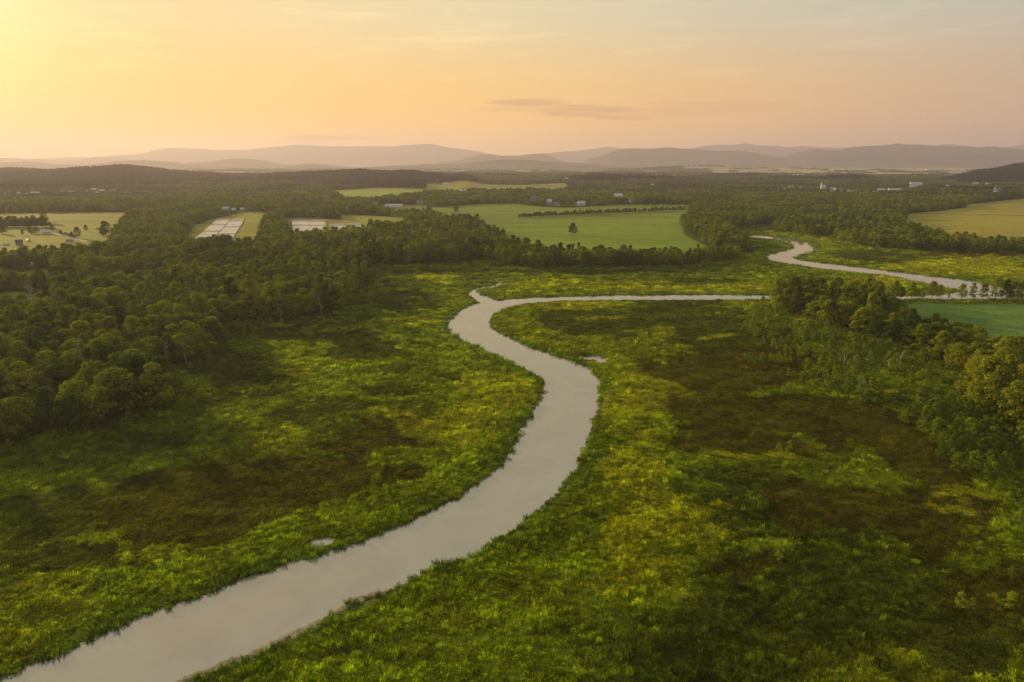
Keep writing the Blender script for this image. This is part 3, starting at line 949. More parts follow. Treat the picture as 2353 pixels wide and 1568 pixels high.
def building(name, px, py, w_, l_, h_, rot, wall, roof, label, cat='house', rise=.45, wing=None, windows=0, steeple=False, silo=False):
    x, y, z = hit(px, py)
    o = bpy.data.objects.new(name, None)
    C.objects.link(o)
    o.location = (x, y, z - .2)
    o.rotation_euler = (0, 0, R(rot))
    tag(o, label, cat, 'buildings of the far valley')
    if y < 1000:
        o.scale = (.62, .62, .62)
    parts = [(0, 0, w_, l_, h_)]
    if wing:
        parts.append(wing)
    for (ox, oy, ww, ll, hh) in parts:
        b = MB()
        b.box(ox - ww / 2, ox + ww / 2, oy - ll / 2, oy + ll / 2, 0, hh)
        rs = ll * rise
        gx = ww / 2
        b.add([(ox - gx, oy - ll / 2, hh), (ox - gx, oy + ll / 2, hh), (ox - gx, oy, hh + rs - .05), (ox + gx, oy - ll / 2, hh), (ox + gx, oy + ll / 2, hh), (ox + gx, oy, hh + rs - .05)], [(0, 2, 1), (3, 4, 5)])
        link('wall', b.mesh('wall'), M[wall], o)
        b = MB()
        e = .5
        ze = hh - rs * e / (ll / 2)
        for sg in (-1, 1):
            b.add([(ox - gx - e, oy + sg * (ll / 2 + e), ze), (ox + gx + e, oy + sg * (ll / 2 + e), ze), (ox + gx + e, oy, hh + rs), (ox - gx - e, oy, hh + rs),
                   (ox - gx - e, oy + sg * (ll / 2 + e), ze + .25), (ox + gx + e, oy + sg * (ll / 2 + e), ze + .25), (ox + gx + e, oy, hh + rs + .25), (ox - gx - e, oy, hh + rs + .25)],
                  [(0, 1, 2, 3), (4, 5, 6, 7), (0, 1, 5, 4), (1, 2, 6, 5), (2, 3, 7, 6), (3, 0, 4, 7)])
        r_ = link('roof', b.mesh('roof'), M[roof], o)
        if windows and (ox, oy) == (0, 0):
            link('chimney', MB().box(-ww * .2 - .4, -ww * .2 + .4, -.4, .4, hh + rs * .5, hh + rs + 1.2).mesh('chimney'), M['tan'], r_)
    for i in range(windows):
        xx = -w_ / 2 + w_ * (i + .5) / windows
        for zz in ([h_ * .28, h_ * .70] if h_ > 4.5 else [h_ * .5]):
            link('window', MB().box(xx - .55, xx + .55, -l_ / 2 - .06, -l_ / 2 + .05, zz - .7, zz + .7).mesh('window'), M['glass'], o)
    if windows:
        link('door', MB().box(w_ * .08 - .5, w_ * .08 + .5, -l_ / 2 - .08, -l_ / 2 + .05, 0, 2.1).mesh('door'), M['roof_dark'], o)
    if steeple:
        b = MB().box(-w_ / 2 - 3.0, -w_ / 2 + 1.6, -2.3, 2.3, 0, h_ + 8)
        b.box(-w_ / 2 - 2.3, -w_ / 2 + .9, -1.6, 1.6, h_ + 8, h_ + 12)
        st = link('steeple', b.mesh('steeple'), M['white'], o)
        cxs = -w_ / 2 - .7
        zt = h_ + 12
        sp = MB().add([(cxs - 1.9, -1.9, zt), (cxs + 1.9, -1.9, zt), (cxs + 1.9, 1.9, zt), (cxs - 1.9, 1.9, zt), (cxs, 0, zt + 6)], [(0, 1, 4), (1, 2, 4), (2, 3, 4), (3, 0, 4), (3, 2, 1, 0)])
        link('spire', sp.mesh('spire'), M['roof_pale'], st)
    if silo:
        link('silo', MB().tube((w_ / 2 + 3, 0, 0), (w_ / 2 + 3, 0, h_ * 1.7), 2, 2, 12).tube((w_ / 2 + 3, 0, h_ * 1.7), (w_ / 2 + 3, 0, h_ * 1.7 + 1.6), 2, .4, 12).mesh('silo'), M['roof_pale'], o)
    return (x, y, z, max(w_, l_))


BLD = []


def bl(*a, **k):
    BLD.append(building(*a, **k))


bl('farmhouse', 110, 538, 14, 8, 5, 15, 'white', 'roof_pale', 'white farmhouse with a pale roof at the head of the pale driveway', windows=5, wing=(-8.5, 2, 5, 6, 7))
bl('farm_shed', 75, 537, 5, 4, 2.6, 0, 'white', 'roof_pale', 'tiny white shed in front of the round dark trees beside the farm', 'shed')
bl('farmhouse', 45, 564, 11, 9, 6, 35, 'tan', 'roof_dark', 'dark two storey house at the edge of the farm field', windows=4)
bl('cottage', 65, 556, 6, 5, 3.5, -30, 'cream', 'roof_pale', 'small sunlit cottage with an orange glow behind the dark house', 'house')
bl('barn', 161, 558, 12, 6, 3.2, -10, 'cream', 'roof_blue', 'low blue roofed barn with a sunlit orange end at the wood edge', 'barn')
bl('cottage', 176, 561, 7, 5, 3, 20, 'cream', 'roof_gold', 'small yellow cottage half hidden by the wood at the driveway end')
bl('farm_shed', 14, 564, 9, 4, 2.2, 5, 'greywall', 'roof_pale', 'flat pale shed at the left picture edge beyond the wood', 'shed')
TW = 'distant house on the hazy left slope'
for (px, py, wd_, lab) in ((11, 450, 9, 'leftmost white speck of a house on the hazy slope'), (43, 447, 14, 'white house on the hazy slope, second from the left'), (60, 448, 12, 'pale house just right of the second white house on the slope'),
                           (81, 446, 30, 'long pale barn between the houses on the hazy left slope'), (146, 442, 14, 'faint house standing alone on the hazy slope'), (162, 443, 22, 'broad pale barn beside the lone faint house'), (198, 441, 10, 'small grey house left of the bright roofed barn'),
                           (217, 438, 22, 'bright roofed barn highest on the hazy left slope'), (235, 441, 20, 'low pale barn right of the bright roofed barn'), (223, 446, 8, 'white hut just below the bright roofed barn'), (258, 439, 26, 'wide grey shed at the foot of the dark ridge')):
    bl('distant_house' if wd_ < 18 else 'distant_barn', px, py, wd_ * .8, 7, 3.5, 10 if px % 2 else -12, 'white' if px % 3 == 0 else 'tan', 'roof_pale' if px % 2 else 'roof_grey', lab, 'house' if wd_ < 18 else 'barn')
bl('distant_house', 519, 484, 13, 7, 4, 5, 'white', 'roof_pale', 'white house behind the striped white field, left of two others')
bl('distant_house', 538, 484.5, 7, 5, 3, 0, 'white', 'roof_pale', 'small white house in the middle of three behind the striped field')
bl('distant_house', 558, 484, 8, 5, 3, -10, 'greywall', 'roof_pale', 'rightmost of the three small houses behind the striped field')
bl('long_barn', 905, 477, 34, 10, 4, 2, 'white', 'roof_pale', 'long white barn with a pale roof beside the narrow field', 'barn', rise=.3)
bl('distant_house', 862, 471, 9, 6, 4, 20, 'white', 'roof_grey', 'small white house left of the long white barn')
bl('distant_house', 965, 468, 14, 8, 4, -20, 'white', 'roof_grey', 'white house among trees right of the long white barn')
bl('distant_house', 1025, 425, 22, 9, 5, 0, 'white', 'roof_pale', 'white farm at the foot of the dark ridge by the pale hill field')
bl('distant_house', 1065, 440, 12, 8, 5, 20, 'white', 'roof_grey', 'lone white house in the wood below the pale hill field')
bl('hilltop_house', 1303, 412.5, 20, 13, 9, 12, 'white', 'roof_dark', 'white house with a dark roof on the ridge skyline', windows=4)
bl('white_farmhouse', 1336, 474, 14, 9, 6.5, 12, 'white', 'roof_pale', 'bright white farmhouse with wings by the hedge above the big field', wing=(-10, -1, 9, 7, 4), windows=4)
bl('distant_house', 1225, 463, 14, 10, 6, 30, 'greywall', 'roof_grey', 'grey roofed house in the trees left of the white farmhouse', rise=.7)
bl('distant_house', 1262, 470, 10, 8, 6, 20, 'greywall', 'roof_pale', 'pale gabled house among trees above the upper field', rise=.7)
bl('distant_house', 1279, 474, 13, 8, 5, -10, 'tan', 'roof_grey', 'low grey house between the gabled house and the white farmhouse')
bl('distant_barn', 1420, 455, 24, 18, 5, 25, 'greywall', 'roof_pale', 'broad pale roofed barn alone in the dark wood', 'barn', rise=.35)
bl('distant_house', 1499, 428, 14, 8, 5, 0, 'white', 'roof_pale', 'lone white house high on the wooded ridge')
bl('distant_house', 1548, 406, 16, 9, 5, 0, 'white', 'roof_pale', 'tiny pale house near the crest of the wooded ridge')
bl('distant_house', 1449, 466, 7, 7, 6, 0, 'white', 'roof_grey', 'narrow pale house at the edge of the upper field')
bl('church', 1891, 436, 18, 11, 8, 25, 'white', 'roof_pale', 'white church with a tall steeple in the far village', 'church', rise=.75, steeple=True, windows=4)
for (px, py, w_, l_, h_, rot, wl, rf, lab) in (
        (1817, 434, 16, 10, 7, 8, 'white', 'roof_grey', 'two storey white house at the left end of the village'),
        (1802, 436, 10, 6, 3, 0, 'white', 'roof_pale', 'low white shed left of the two storey village house'),
        (1841, 434, 14, 9, 5, 30, 'greywall', 'roof_grey', 'grey village house in trees between the white house and the church'),
        (1863, 435, 6, 6, 5, 0, 'white', 'roof_pale', 'narrow white house just left of the church'),
        (1912, 437, 16, 9, 5, -15, 'greywall', 'roof_pale', 'grey house at the right foot of the church'),
        (1919, 439, 9, 8, 6, 30, 'white', 'roof_pale', 'white gabled house second to the right of the church'),
        (1932, 438, 8, 6, 6, 0, 'white', 'roof_grey', 'slim white house third to the right of the church'),
        (1909, 443, 11, 8, 5, 10, 'tan', 'roof_grey', 'brown house below the church in the village'),
        (1950, 442, 9, 7, 4, 10, 'cream', 'roof_gold', 'sunlit orange village house right of the church'),
        (1960, 442.5, 13, 8, 5, -25, 'cream', 'roof_grey', 'beige village house beside the orange one'),
        (2010, 443, 12, 7, 4, 10, 'white', 'roof_grey', 'white house below the left long white shed'),
        (2024, 438.5, 26, 8, 4, 3, 'white', 'roof_pale', 'left one of the two long low white sheds'),
        (2056, 438.5, 44, 9, 4, 0, 'white', 'roof_pale', 'right and longer one of the two long low white sheds'),
        (2104, 428, 42, 14, 8, -3, 'white', 'roof_pale', 'big white hall at the top of the clearing right of the village'),
        (2098, 433, 30, 14, 5, 4, 'white', 'roof_pale', 'white shed just below the big white hall'),
        (2178, 430, 12, 7, 4, 0, 'white', 'roof_pale', 'small white house halfway to the right hill'),
        (2240, 426, 24, 12, 6, 10, 'tan', 'roof_gold', 'house with a glowing yellow roof below the right hill'),
        (2268, 425, 14, 8, 4, 0, 'white', 'roof_pale', 'white house right of the yellow roofed house'),
        (2291, 440, 22, 14, 6, 15, 'greywall', 'roof_blue', 'blue roofed barn at the right below the hill'),
        (2286, 444, 16, 6, 3, 5, 'white', 'roof_pale', 'low white shed in front of the blue roofed barn')):
    big = 'barn' in lab or 'shed' in lab or 'hall' in lab
    bl('village_shed' if big else 'village_house', px, py, w_, l_, h_, rot, wl, rf, lab, 'shed' if 'shed' in lab else 'barn' if 'barn' in lab else 'hall' if 'hall' in lab else 'house', windows=0 if big or w_ < 12 else 3)
for (px, py, w_, lab) in ((1831, 406, 44, 'far white barn on the plain above the village, left one'), (1848, 406, 26, 'far white barn on the plain above the village, right one'), (1949, 392.5, 330, 'very long white greenhouse far out on the plain'),
                          (2133, 392, 40, 'white speck of a barn on the far plain right of the greenhouse'), (2188, 389, 40, 'white barn on the farthest plain near the right hill')):
    bl('distant_greenhouse' if w_ > 100 else 'distant_barn', px, py, w_, 22, 8, 0, 'white', 'roof_pale', lab, 'greenhouse' if w_ > 100 else 'barn', rise=.3)

# ------------------------------------------------------------------ where trees grow
REG = [0]


def forest_points(r0, r1, s, seed, umax=.98):
    g = np.random.default_rng(seed)
    ymax = r1
    xs = np.arange(-umax * ymax, umax * ymax, s)
    ys = np.arange(60, ymax, s)
    A, B = np.meshgrid(xs, ys)
    A = (A + g.uniform(-.48, .48, A.shape) * s).ravel()
    B = (B + g.uniform(-.48, .48, B.shape) * s).ravel()
    r = np.hypot(A, B)
    k = (r >= r0) & (r < r1) & (np.abs(A) < umax * B)
    return A[k], B[k], g


def wooded(X, Y):
    edge = sdist(MARSH, X, Y) + fbm(X, Y, 14, 3, 40) * 2
    ok = edge < -1.5
    depth = -edge
    px, py = to_px(X, Y)
    for k, P in FPOLY.items():
        d = sdist(P, X, Y)
        ok &= d < -3
        depth = np.minimum(depth, -d)
    for (cx, cy, rx, ry) in CLEAR:
        ok &= 1 - ((px - cx) / rx) ** 2 - ((py - cy) / ry) ** 2 + fbm(X, Y, 30, 3, 70) * .5 < 0
    return ok, depth


def cap_heights(X, Y, Zg, Ht):
    """trees in front of a house stay below the line of sight: gardens and clearings"""
    for (x, y, z, w_) in BLD:
        if y > 4600:
            continue
        u0 = x / y
        near_ = (np.abs(X - u0 * Y) < w_ * .62 + 3) & (Y < y + w_ * .8) & (Y > y - 420)
        if not near_.any():
            continue
        slope = (z + .8 - CAM_H) / y
        sight = CAM_H + slope * Y[near_]
        Ht[near_] = np.where(Y[near_] > y - w_ * .8, 0, np.minimum(Ht[near_], sight - Zg[near_]))
    return Ht


A, B, g = forest_points(60, 760, 7.6, 1, 1.25)
ok, dep = wooded(A, B)
A, B, dep = A[ok], B[ok], dep[ok]
keep = (dep < 16) | (g.uniform(size=A.size) > .06 + .38 * sstep(fbm(A, B, 50, 3, 80), .25, .8))
A, B, dep = A[keep], B[keep], dep[keep]
Zg = height(A, B)
px, py = to_px(A, B)
hs = g.uniform(.78, 1.18, A.size) * (1 + .16 * fbm(A, B, 60, 3, 81))
hs = np.where(px > 1700, hs * 1.02, hs)
hs = np.where((px > 2020) & (py > 690) & (py < 860), hs * .76, hs)
hs = np.where((px < 450) & (py > 800), hs * 1.08, hs)
hs = np.where((px > 1580) & (py < 690) | (py < 615) & (px > 1080), hs * .82, hs)
Ht = cap_heights(A, B, Zg, hs * 15)
keep = Ht > 3
A, B, Zg, Ht, dep, px, py = A[keep], B[keep], Zg[keep], Ht[keep], dep[keep], px[keep], py[keep]
rotz = g.uniform(0, 6.28, A.size)
spr = g.uniform(.95, 1.5, A.size)
Ht = np.where(g.uniform(size=A.size) < .10, Ht * 1.22, Ht)
# which tint grows where
gold = (g.uniform(size=A.size) < .07) | ((fbm(A, B, 45, 3, 84) > .50) & (g.uniform(size=A.size) < .6)) | ((px > 2200) & (py > 800) & (g.uniform(size=A.size) < .75))
dark = (~gold) & (g.uniform(size=A.size) < .24)
tint = np.where(gold, 2, np.where(dark, 1, 0))
shape = g.integers(0, 7, A.size)
inview = (px > 0) & (px < 2353) & (py > 560) & (py < 1700)
score = np.where(inview, Ht / np.hypot(A, B), 0)
front = dep < 11
score = score * np.where(front, 1.5, 1.0)
order = np.argsort(-score)
N_TREE = 284
single = np.zeros(A.size, bool)
single[order[:N_TREE]] = True
single &= score > 0

ANCH = [((60, 980), 'at the lower left corner of the wood'), ((250, 960), 'in the lower left clump nearest the marsh'), ((390, 905), 'at the lower left clump tip'), ((100, 860), 'behind the lower left clump'),
        ((330, 830), 'above the left grass inlet'), ((500, 790), 'at the middle tip of the left wood'), ((250, 760), 'in the middle of the left wood'), ((560, 730), 'by the marsh below the upper spur'),
        ((740, 715), 'at the upper spur corner'), ((830, 650), 'at the far end of the upper spur'), ((650, 660), 'on top of the upper spur'), ((350, 680), 'behind the left middle tip'),
        ((1780, 700), 'at the river end of the right wood'), ((1860, 725), 'near the river end of the right wood'), ((1960, 750), 'above the right shrub slope'), ((2080, 790), 'below the blue green field'),
        ((2180, 830), 'near the right golden crowns'), ((2290, 900), 'among the big golden crowns'), ((2330, 1000), 'lowest down at the right picture edge'), ((2000, 700), 'at the blue green field corner')]
TW_ = ('olive green', 'dark green', 'golden green')
count = {}
ORD = ['leftmost', 'second from left', 'third from left', 'fourth from left', 'fifth from left', 'sixth from left', 'seventh from left', 'eighth from left', 'ninth from left', 'tenth from left', 'eleventh from left', 'twelfth from left', 'thirteenth from left', 'fourteenth from left', 'fifteenth from left', 'sixteenth from left', 'seventeenth from left', 'eighteenth from left', 'nineteenth from left', 'twentieth from left']


def single_out(objs):
    """things with one label get their place from left to right"""
    by = {}
    for o, x in objs:
        by.setdefault(o['label'], []).append((x, o))
    for lab, l in by.items():
        if len(l) < 2:
            continue
        l.sort(key=lambda q: q[0])
        for i, (x, o) in enumerate(l):
            e = 'rightmost' if i == len(l) - 1 else ORD[i] if i < len(ORD) else None
            if e:
                o['label'] = lab + ', ' + e
            if len(o['label'].replace(',', '').split()) > 16:  # keep it short
                o['label'] = o['label'].split(' ', 1)[1]




def place_tree(x, y, z, h, rz, sp, ti, shp, label, group):
    o = bpy.data.objects.new('broadleaf_tree', None)
    C.objects.link(o)
    o.location = (x, y, z - .1)
    o.rotation_euler = (0, 0, rz)
    k = h / 15
    o.scale = (k * sp, k * sp, k)
    tag(o, label, 'tree', group)
    link('crown', crowns[(TREE_TINTS[ti], shp)], parent=o)
    link('trunk', trunks[shp % 3], parent=o)
    return o


made = []
for i in np.where(single)[0]:
    d = [abs(px[i] - a[0][0]) + 2 * abs(py[i] - a[0][1]) for a in ANCH]
    an = ANCH[int(np.argmin(d))][1]
    sz = 'tall' if Ht[i] > 15.2 else 'low' if Ht[i] < 12.6 else 'middling'
    lab = '%s %s %stree %s' % (sz, TW_[tint[i]], 'edge ' if front[i] else '', an)
    made.append((place_tree(A[i], B[i], Zg[i], Ht[i], rotz[i], spr[i], tint[i], shape[i], lab, 'broadleaf trees of the two woods'), px[i]))
single_out(made)
rest = ~single
near_src = source('near_trees', near_meshes, M['leaf_mix'])
k = Ht[rest] / 15
scatter('forest', np.stack([A[rest], B[rest], Zg[rest]], -1), shape[rest], rotz[rest], np.stack([k * spr[rest], k * spr[rest], k], -1), near_src)
# trunks of the edge trees that stay in the mass
tr_src = source('near_trunks', trunks, M['bark'])
kk = rest & (dep < 14)
k = Ht[kk] / 15
scatter('forest_trunks', np.stack([A[kk], B[kk], Zg[kk]], -1), shape[kk] % 3, rotz[kk], np.stack([k, k, k], -1), tr_src)

# middle distance
mid_meshes = [crown_mesh('mid', 500 + s, 13.5, [4.6, 5.4, 5.0, 4.2][s], .05, 12, 520, 1.25) for s in range(4)]
A, B, g = forest_points(760, 2000, 8.2, 2)
ok, dep = wooded(A, B)
A, B, dep = A[ok], B[ok], dep[ok]
keep = g.uniform(size=A.size) > .06 + .35 * sstep(fbm(A, B, 120, 3, 82), .35, .8)
A, B = A[keep], B[keep]
Zg = height(A, B)
Ht = 13 * g.uniform(.65, 1.15, A.size) * (1 + .16 * fbm(A, B, 120, 3, 81))
# hedges and narrow rows stay low
px, py = to_px(A, B)
Ht = np.where((px > 1180) & (px < 1600) & (py > 470) & (py < 510), Ht * .62, Ht)
Ht = np.where((px > 1100) & (px < 1700) & (py > 590), Ht * .9, Ht)
Ht = cap_heights(A, B, Zg, Ht)
keep = Ht > 2.5
A, B, Zg, Ht = A[keep], B[keep], Zg[keep], Ht[keep]
k = Ht / 13.5
sp = g.uniform(.95, 1.35, A.size) * np.maximum(1, 1 / np.maximum(k, .3) ** .4)
scatter('forest', np.stack([A, B, Zg], -1), g.integers(0, 4, A.size), g.uniform(0, 6.28, A.size), np.stack([k * sp, k * sp, k], -1), source('mid_trees', mid_meshes, M['leaf_mix']))

# far woods
far_meshes = [crown_mesh('far', 600 + s, 12.0, [6.0, 7.0, 6.4][s], .0, 8, 90, 3.4) for s in range(3)]
PA, PB, PZ, PH, PS = [], [], [], [], []
for r0, r1, s_, sd in ((2000, 3300, 11.5, 3), (3300, 5200, 17, 4), (5200, 9000, 34, 5)):
    A, B, g = forest_points(r0, r1, s_, sd, .90)
    ok, dep = wooded(A, B)
    if r0 >= 5200:
        cell = _hash(np.floor(A / 520 + fbm(A, B, 900, 2, 6)), np.floor(B / 900 + fbm(A, B, 900, 2, 7)), 77)
        ok &= (cell < .22) | (fbm(A, B, 200, 3, 99) > .62)
    A, B = A[ok], B[ok]
    Zg = height(A, B)
    Ht = 12.5 * g.uniform(.6, 1.2, A.size) * (1 + .2 * fbm(A, B, 200, 3, 81))
    Ht = cap_heights(A, B, Zg, Ht)
    keep = Ht > 2.5
    PA.append(A[keep]); PB.append(B[keep]); PZ.append(Zg[keep]); PH.append(Ht[keep]); PS.append(np.full(keep.sum(), s_ / 11.5))
A, B, Zg, Ht, Sp = map(np.concatenate, (PA, PB, PZ, PH, PS))
k = Ht / 12
sp = Sp * g.uniform(.9, 1.3, A.size)
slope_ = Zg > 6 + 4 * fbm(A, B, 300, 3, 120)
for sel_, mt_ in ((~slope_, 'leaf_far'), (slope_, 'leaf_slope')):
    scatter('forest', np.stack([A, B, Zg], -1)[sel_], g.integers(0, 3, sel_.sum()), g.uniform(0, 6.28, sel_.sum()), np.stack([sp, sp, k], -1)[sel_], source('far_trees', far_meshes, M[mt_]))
print('far trees', A.size)

# ------------------------------------------------------------------ lone trees and rows
LONE = [(1316, 540, 16, 1.35, 1, 'lone round dark tree in the middle of the big green field'),
        (243, 541, 19, 1.3, 1, 'tall dark tree of the pair in the farm field'), (238, 544, 13, 1.4, 1, 'lower dark tree leaning on the tall one in the farm field'),
        (198, 532, 10, .9, 1, 'small dark bushy tree alone in the farm field'), (179, 548, 14, 1.0, 1, 'dark tree by the pale driveway'), (166, 547, 8, 1.2, 1, 'low round tree left of the driveway tree'),
        (120, 532, 10, 1.3, 1, 'round dark tree right behind the white farmhouse'), (70, 537, 9, 1.6, 1, 'left half of the round dark clump beside the shed'), (84, 537, 9, 1.6, 1, 'right half of the round dark clump beside the shed'),
        (52, 541, 7, 1.0, 1, 'small tree left of the round dark clump'), (140, 540, 7, 1.3, 1, 'low shrub tree where the driveway begins'), (6, 538, 12, 1.6, 1, 'round dark tree cut by the left picture edge'),
        (102, 512, 20, 1.3, 0, 'tall round tree at the end of the far farm grove'), (1049, 489, 15, 1.4, 1, 'dark tree at the left end of the upper field'),
        (1156, 547, 11, 1.2, 1, 'low tree at the wood tip in the big green field')]
ROW = [(2055, 687, 13), (2070, 687, 9), (2095, 686.5, 11), (2108, 686.5, 8), (2141, 686.5, 12), (2158, 686, 10), (2210, 687.5, 11), (2233, 688, 11), (2257, 688, 12), (2286, 690, 16), (2309, 691, 15), (2326, 691, 14), (2346, 692, 15), (2370, 692, 15), (2000, 687, 14), (2020, 687, 12), (2120, 686.5, 5), (2180, 686.5, 4)]
for n_, (px_, py_, h_, s_, ti, lab) in enumerate(LONE):
    x, y, z = hit(px_, py_)
    place_tree(x, y, z, h_, n_ * 1.3, s_, ti, n_ % 5, lab, 'lone trees in the fields')
made = []
for n_, (px_, py_, h_) in enumerate(ROW):
    x, y, z = hit(px_, py_)
    o = place_tree(x, y, z, h_, n_ * 1.7, .95, 1 if n_ in (10, 1) else 0, n_ % 5, '%s tree %s of the row behind the blue green field' % ('taller' if h_ > 12 else 'small', 'at the right end' if px_ > 2270 else 'in the middle' if px_ > 2080 else 'at the left end'), 'trees in the row along the river')
    made.append((o, px_))
single_out(made)
# grove and hedges around the farm: little mass
g = np.random.default_rng(12)
hp = []
for (x0, y0, x1, y1, n_, hh, wv) in ((-60, 523, 108, 523, 70, 12, 9), (-60, 517, 108, 514, 60, 11, 9), (140, 541, 176, 549, 10, 5, 3), (1190, 501, 1574, 484, 150, 8, 5), (1240, 424, 1300, 413, 26, 14, 5), (1215, 468, 1330, 474, 30, 9, 12), (1340, 473, 1570, 474, 36, 8, 6)):
    for i in range(n_):
        q = (i + g.uniform(0, 1)) / n_
        x, y, z = hit(x0 + (x1 - x0) * q, y0 + (y1 - y0) * q)
        hp.append((x, y + g.uniform(-wv, wv), z, hh * g.uniform(.6, 1.15)))
hp = np.array(hp)
hh = cap_heights(hp[:, 0], hp[:, 1], hp[:, 2], hp[:, 3].copy())
hp, hh = hp[hh > 2], hh[hh > 2]
k = hh / 13.5
scatter('hedgerow', hp[:, :3], g.integers(0, 4, len(hp)), g.uniform(0, 6.28, len(hp)), np.stack([k * 1.2, k * 1.2, k], -1), source('hedge_trees', mid_meshes, M['leaf_dark']))

# ------------------------------------------------------------------ young trees and shrubs of the right slope
SLOPE = poly([(1730, 712), (1800, 727), (1840, 742), (1960, 778), (2110, 820), (2220, 870), (2240, 935), (2300, 985), (2400, 1060), (2600, 1250), (2420, 1200), (2330, 1110), (2200, 1050), (2090, 965), (1990, 935), (1930, 915), (1850, 880), (1740, 832), (1745, 790), (1715, 755)])
A, B, g = forest_points(80, 620, 3.0, 21)
sd_ = sdist(SLOPE, A, B) + fbm(A, B, 30, 4, 44) * 12
px, py = to_px(A, B)
dens = sstep(sd_, -6, 10) * .68 + .012 * (px > 1650) * (py > 715)
fringe = sdist(MARSH, A, B)
dens = np.maximum(dens, ((fringe > 0) & (fringe < 9) & (fbm(A, B, 25, 3, 45) > -.05)) * .5)
EXTRA = [(2250, 1270, 45, 25), (2330, 1300, 30, 40), (2230, 1410, 30, 18), (2320, 1375, 45, 14), (2160, 980, 60, 20), (2320, 1180, 40, 30), (2250, 1080, 80, 20), (1740, 835, 60, 14), (2200, 577, 160, 7), (560, 760, 40, 8)]
for (cx, cy, rx, ry) in EXTRA:
    q = 1 - ((px - cx) / rx) ** 2 - ((py - cy) / ry) ** 2
    dens = np.maximum(dens, (q > 0) * .42)
dens *= (water_d(A, B) < -5) & (sdist(MARSH, A, B) > -2)
keep = g.uniform(size=A.size) < dens * (.55 + .5 * fbm(A, B, 16, 2, 46))
A, B, px, py = A[keep], B[keep], px[keep], py[keep]
hh = (2.6 + 4.6 * g.uniform(size=A.size) ** 1.3) * (1 + .3 * fbm(A, B, 30, 3, 47))
hh = np.where(py > 1200, hh * .6, hh * .84)
hh = np.where((px < 1700) | (py < 600), hh * .7, hh)
rotz = g.uniform(0, 6.28, A.size)
shp = g.integers(0, 5, A.size)
inview = (px > 0) & (px < 2353) & (py < 1600)
sc_ = np.where(inview, hh / np.hypot(A, B), 0)
sel = np.argsort(-sc_)[:295]
single = np.zeros(A.size, bool)
single[sel] = True
SL = [((1780, 735), 'at the upper left end of the shrub slope'), ((1760, 800), 'at the left fringe of the shrub slope'), ((1860, 780), 'high on the shrub slope'), ((1860, 860), 'at the lower left of the shrub slope'), ((1960, 830), 'in the middle of the shrub slope'),
      ((2050, 850), 'below the right wood on the shrub slope'), ((1960, 910), 'by the brown marsh below the shrub slope'), ((2100, 930), 'on the lower shrub slope'), ((2180, 900), 'on the slope under the golden crowns'), ((2200, 1020), 'in the lower right of the shrub slope'),
      ((2320, 1030), 'by the right picture edge under the golden trees'), ((2300, 1150), 'scattered in the marsh at the right edge'), ((2260, 1270), 'in the pale shrub clump on the lower right marsh'), ((2280, 1400), 'in the lowest pale shrubs at the right')]
made = []
for i in np.where(single)[0]:
    d = [abs(px[i] - a[0][0]) + 1.5 * abs(py[i] - a[0][1]) for a in SL]
    an = SL[int(np.argmin(d))][1]
    o = bpy.data.objects.new('young_tree', None)
    C.objects.link(o)
    o.location = (A[i], B[i], 0)
    o.rotation_euler = (0, 0, rotz[i])
    k = hh[i] / 5
    o.scale = (k, k, k)
    tag(o, '%s %s young tree %s' % ('tall' if hh[i] > 6.2 else 'short' if hh[i] < 4 else 'medium', ('slim', 'spreading', 'narrow', 'broad', 'round')[shp[i]], an), 'young tree', 'young trees on the shrub slope')
    link('crown', young_meshes[shp[i]], parent=o)
    link('trunk', young_trunk, parent=o)
    made.append((o, px[i]))
single_out(made)
r_ = ~single
k = hh[r_] / 5
scatter('undergrowth', np.stack([A[r_], B[r_], A[r_] * 0], -1), shp[r_], rotz[r_], np.stack([k, k, k], -1), source('shrubs', young_meshes, M['leaf_young']))

# ------------------------------------------------------------------ dead and pale trunks
def snag(seed, h, pale=True):
    g = random.Random(seed)
    b = MB()
    p = Vector((0, 0, 0))
    rad = .26
    for i in range(6):
        q = p + Vector((g.uniform(-.3, .3), g.uniform(-.3, .3), h / 6))
        b.tube(p, q, rad, rad * .8, 6)
        if i > 1:
            for j in range(2):
                a = g.uniform(0, 6.28)
                L = h * g.uniform(.15, .28)
                e = q + Vector((math.cos(a) * L * .7, math.sin(a) * L * .7, L * .8))
                b.tube(q, e, rad * .5, .05, 5)
                b.tube(q.lerp(e, .5), q.lerp(e, .5) + Vector((g.uniform(-1, 1), g.uniform(-1, 1), 1.6)), .07, .03, 4)
        rad *= .8
        p = q
    return b.mesh('dead_tree')


for n_, (px_, py_, h_, lab) in enumerate(((382, 850, 11, 'bare pale trunk at the marsh edge right of the grass inlet'), (427, 838, 9, 'straight pale birch trunk at the marsh edge, right of the leaning one'), (740, 731, 11, 'pale trunk at the corner of the upper spur'),
                                        (200, 872, 15, 'grey leafless tree spreading its branches inside the left wood'), (648, 742, 9, 'thin pale trunk on the front of the upper spur'), (75, 688, 10, 'pale birch trunk by the clearing in the left wood'), (69, 689, 9, 'second pale birch trunk left of the first by the clearing'),
                                        (1985, 918, 7, 'bare thin stem at the lower edge of the shrub slope'), (1938, 850, 6, 'bare thin stem in the middle of the shrub slope'), (2068, 850, 7, 'bare grey sapling below the right wood'))):
    x, y, z = hit(px_, py_)
    o = link('dead_tree', snag(n_ + 5, h_), M['pale_bark'], label=lab, cat='dead tree', group='bare trunks')
    o.location = (x, y, z)

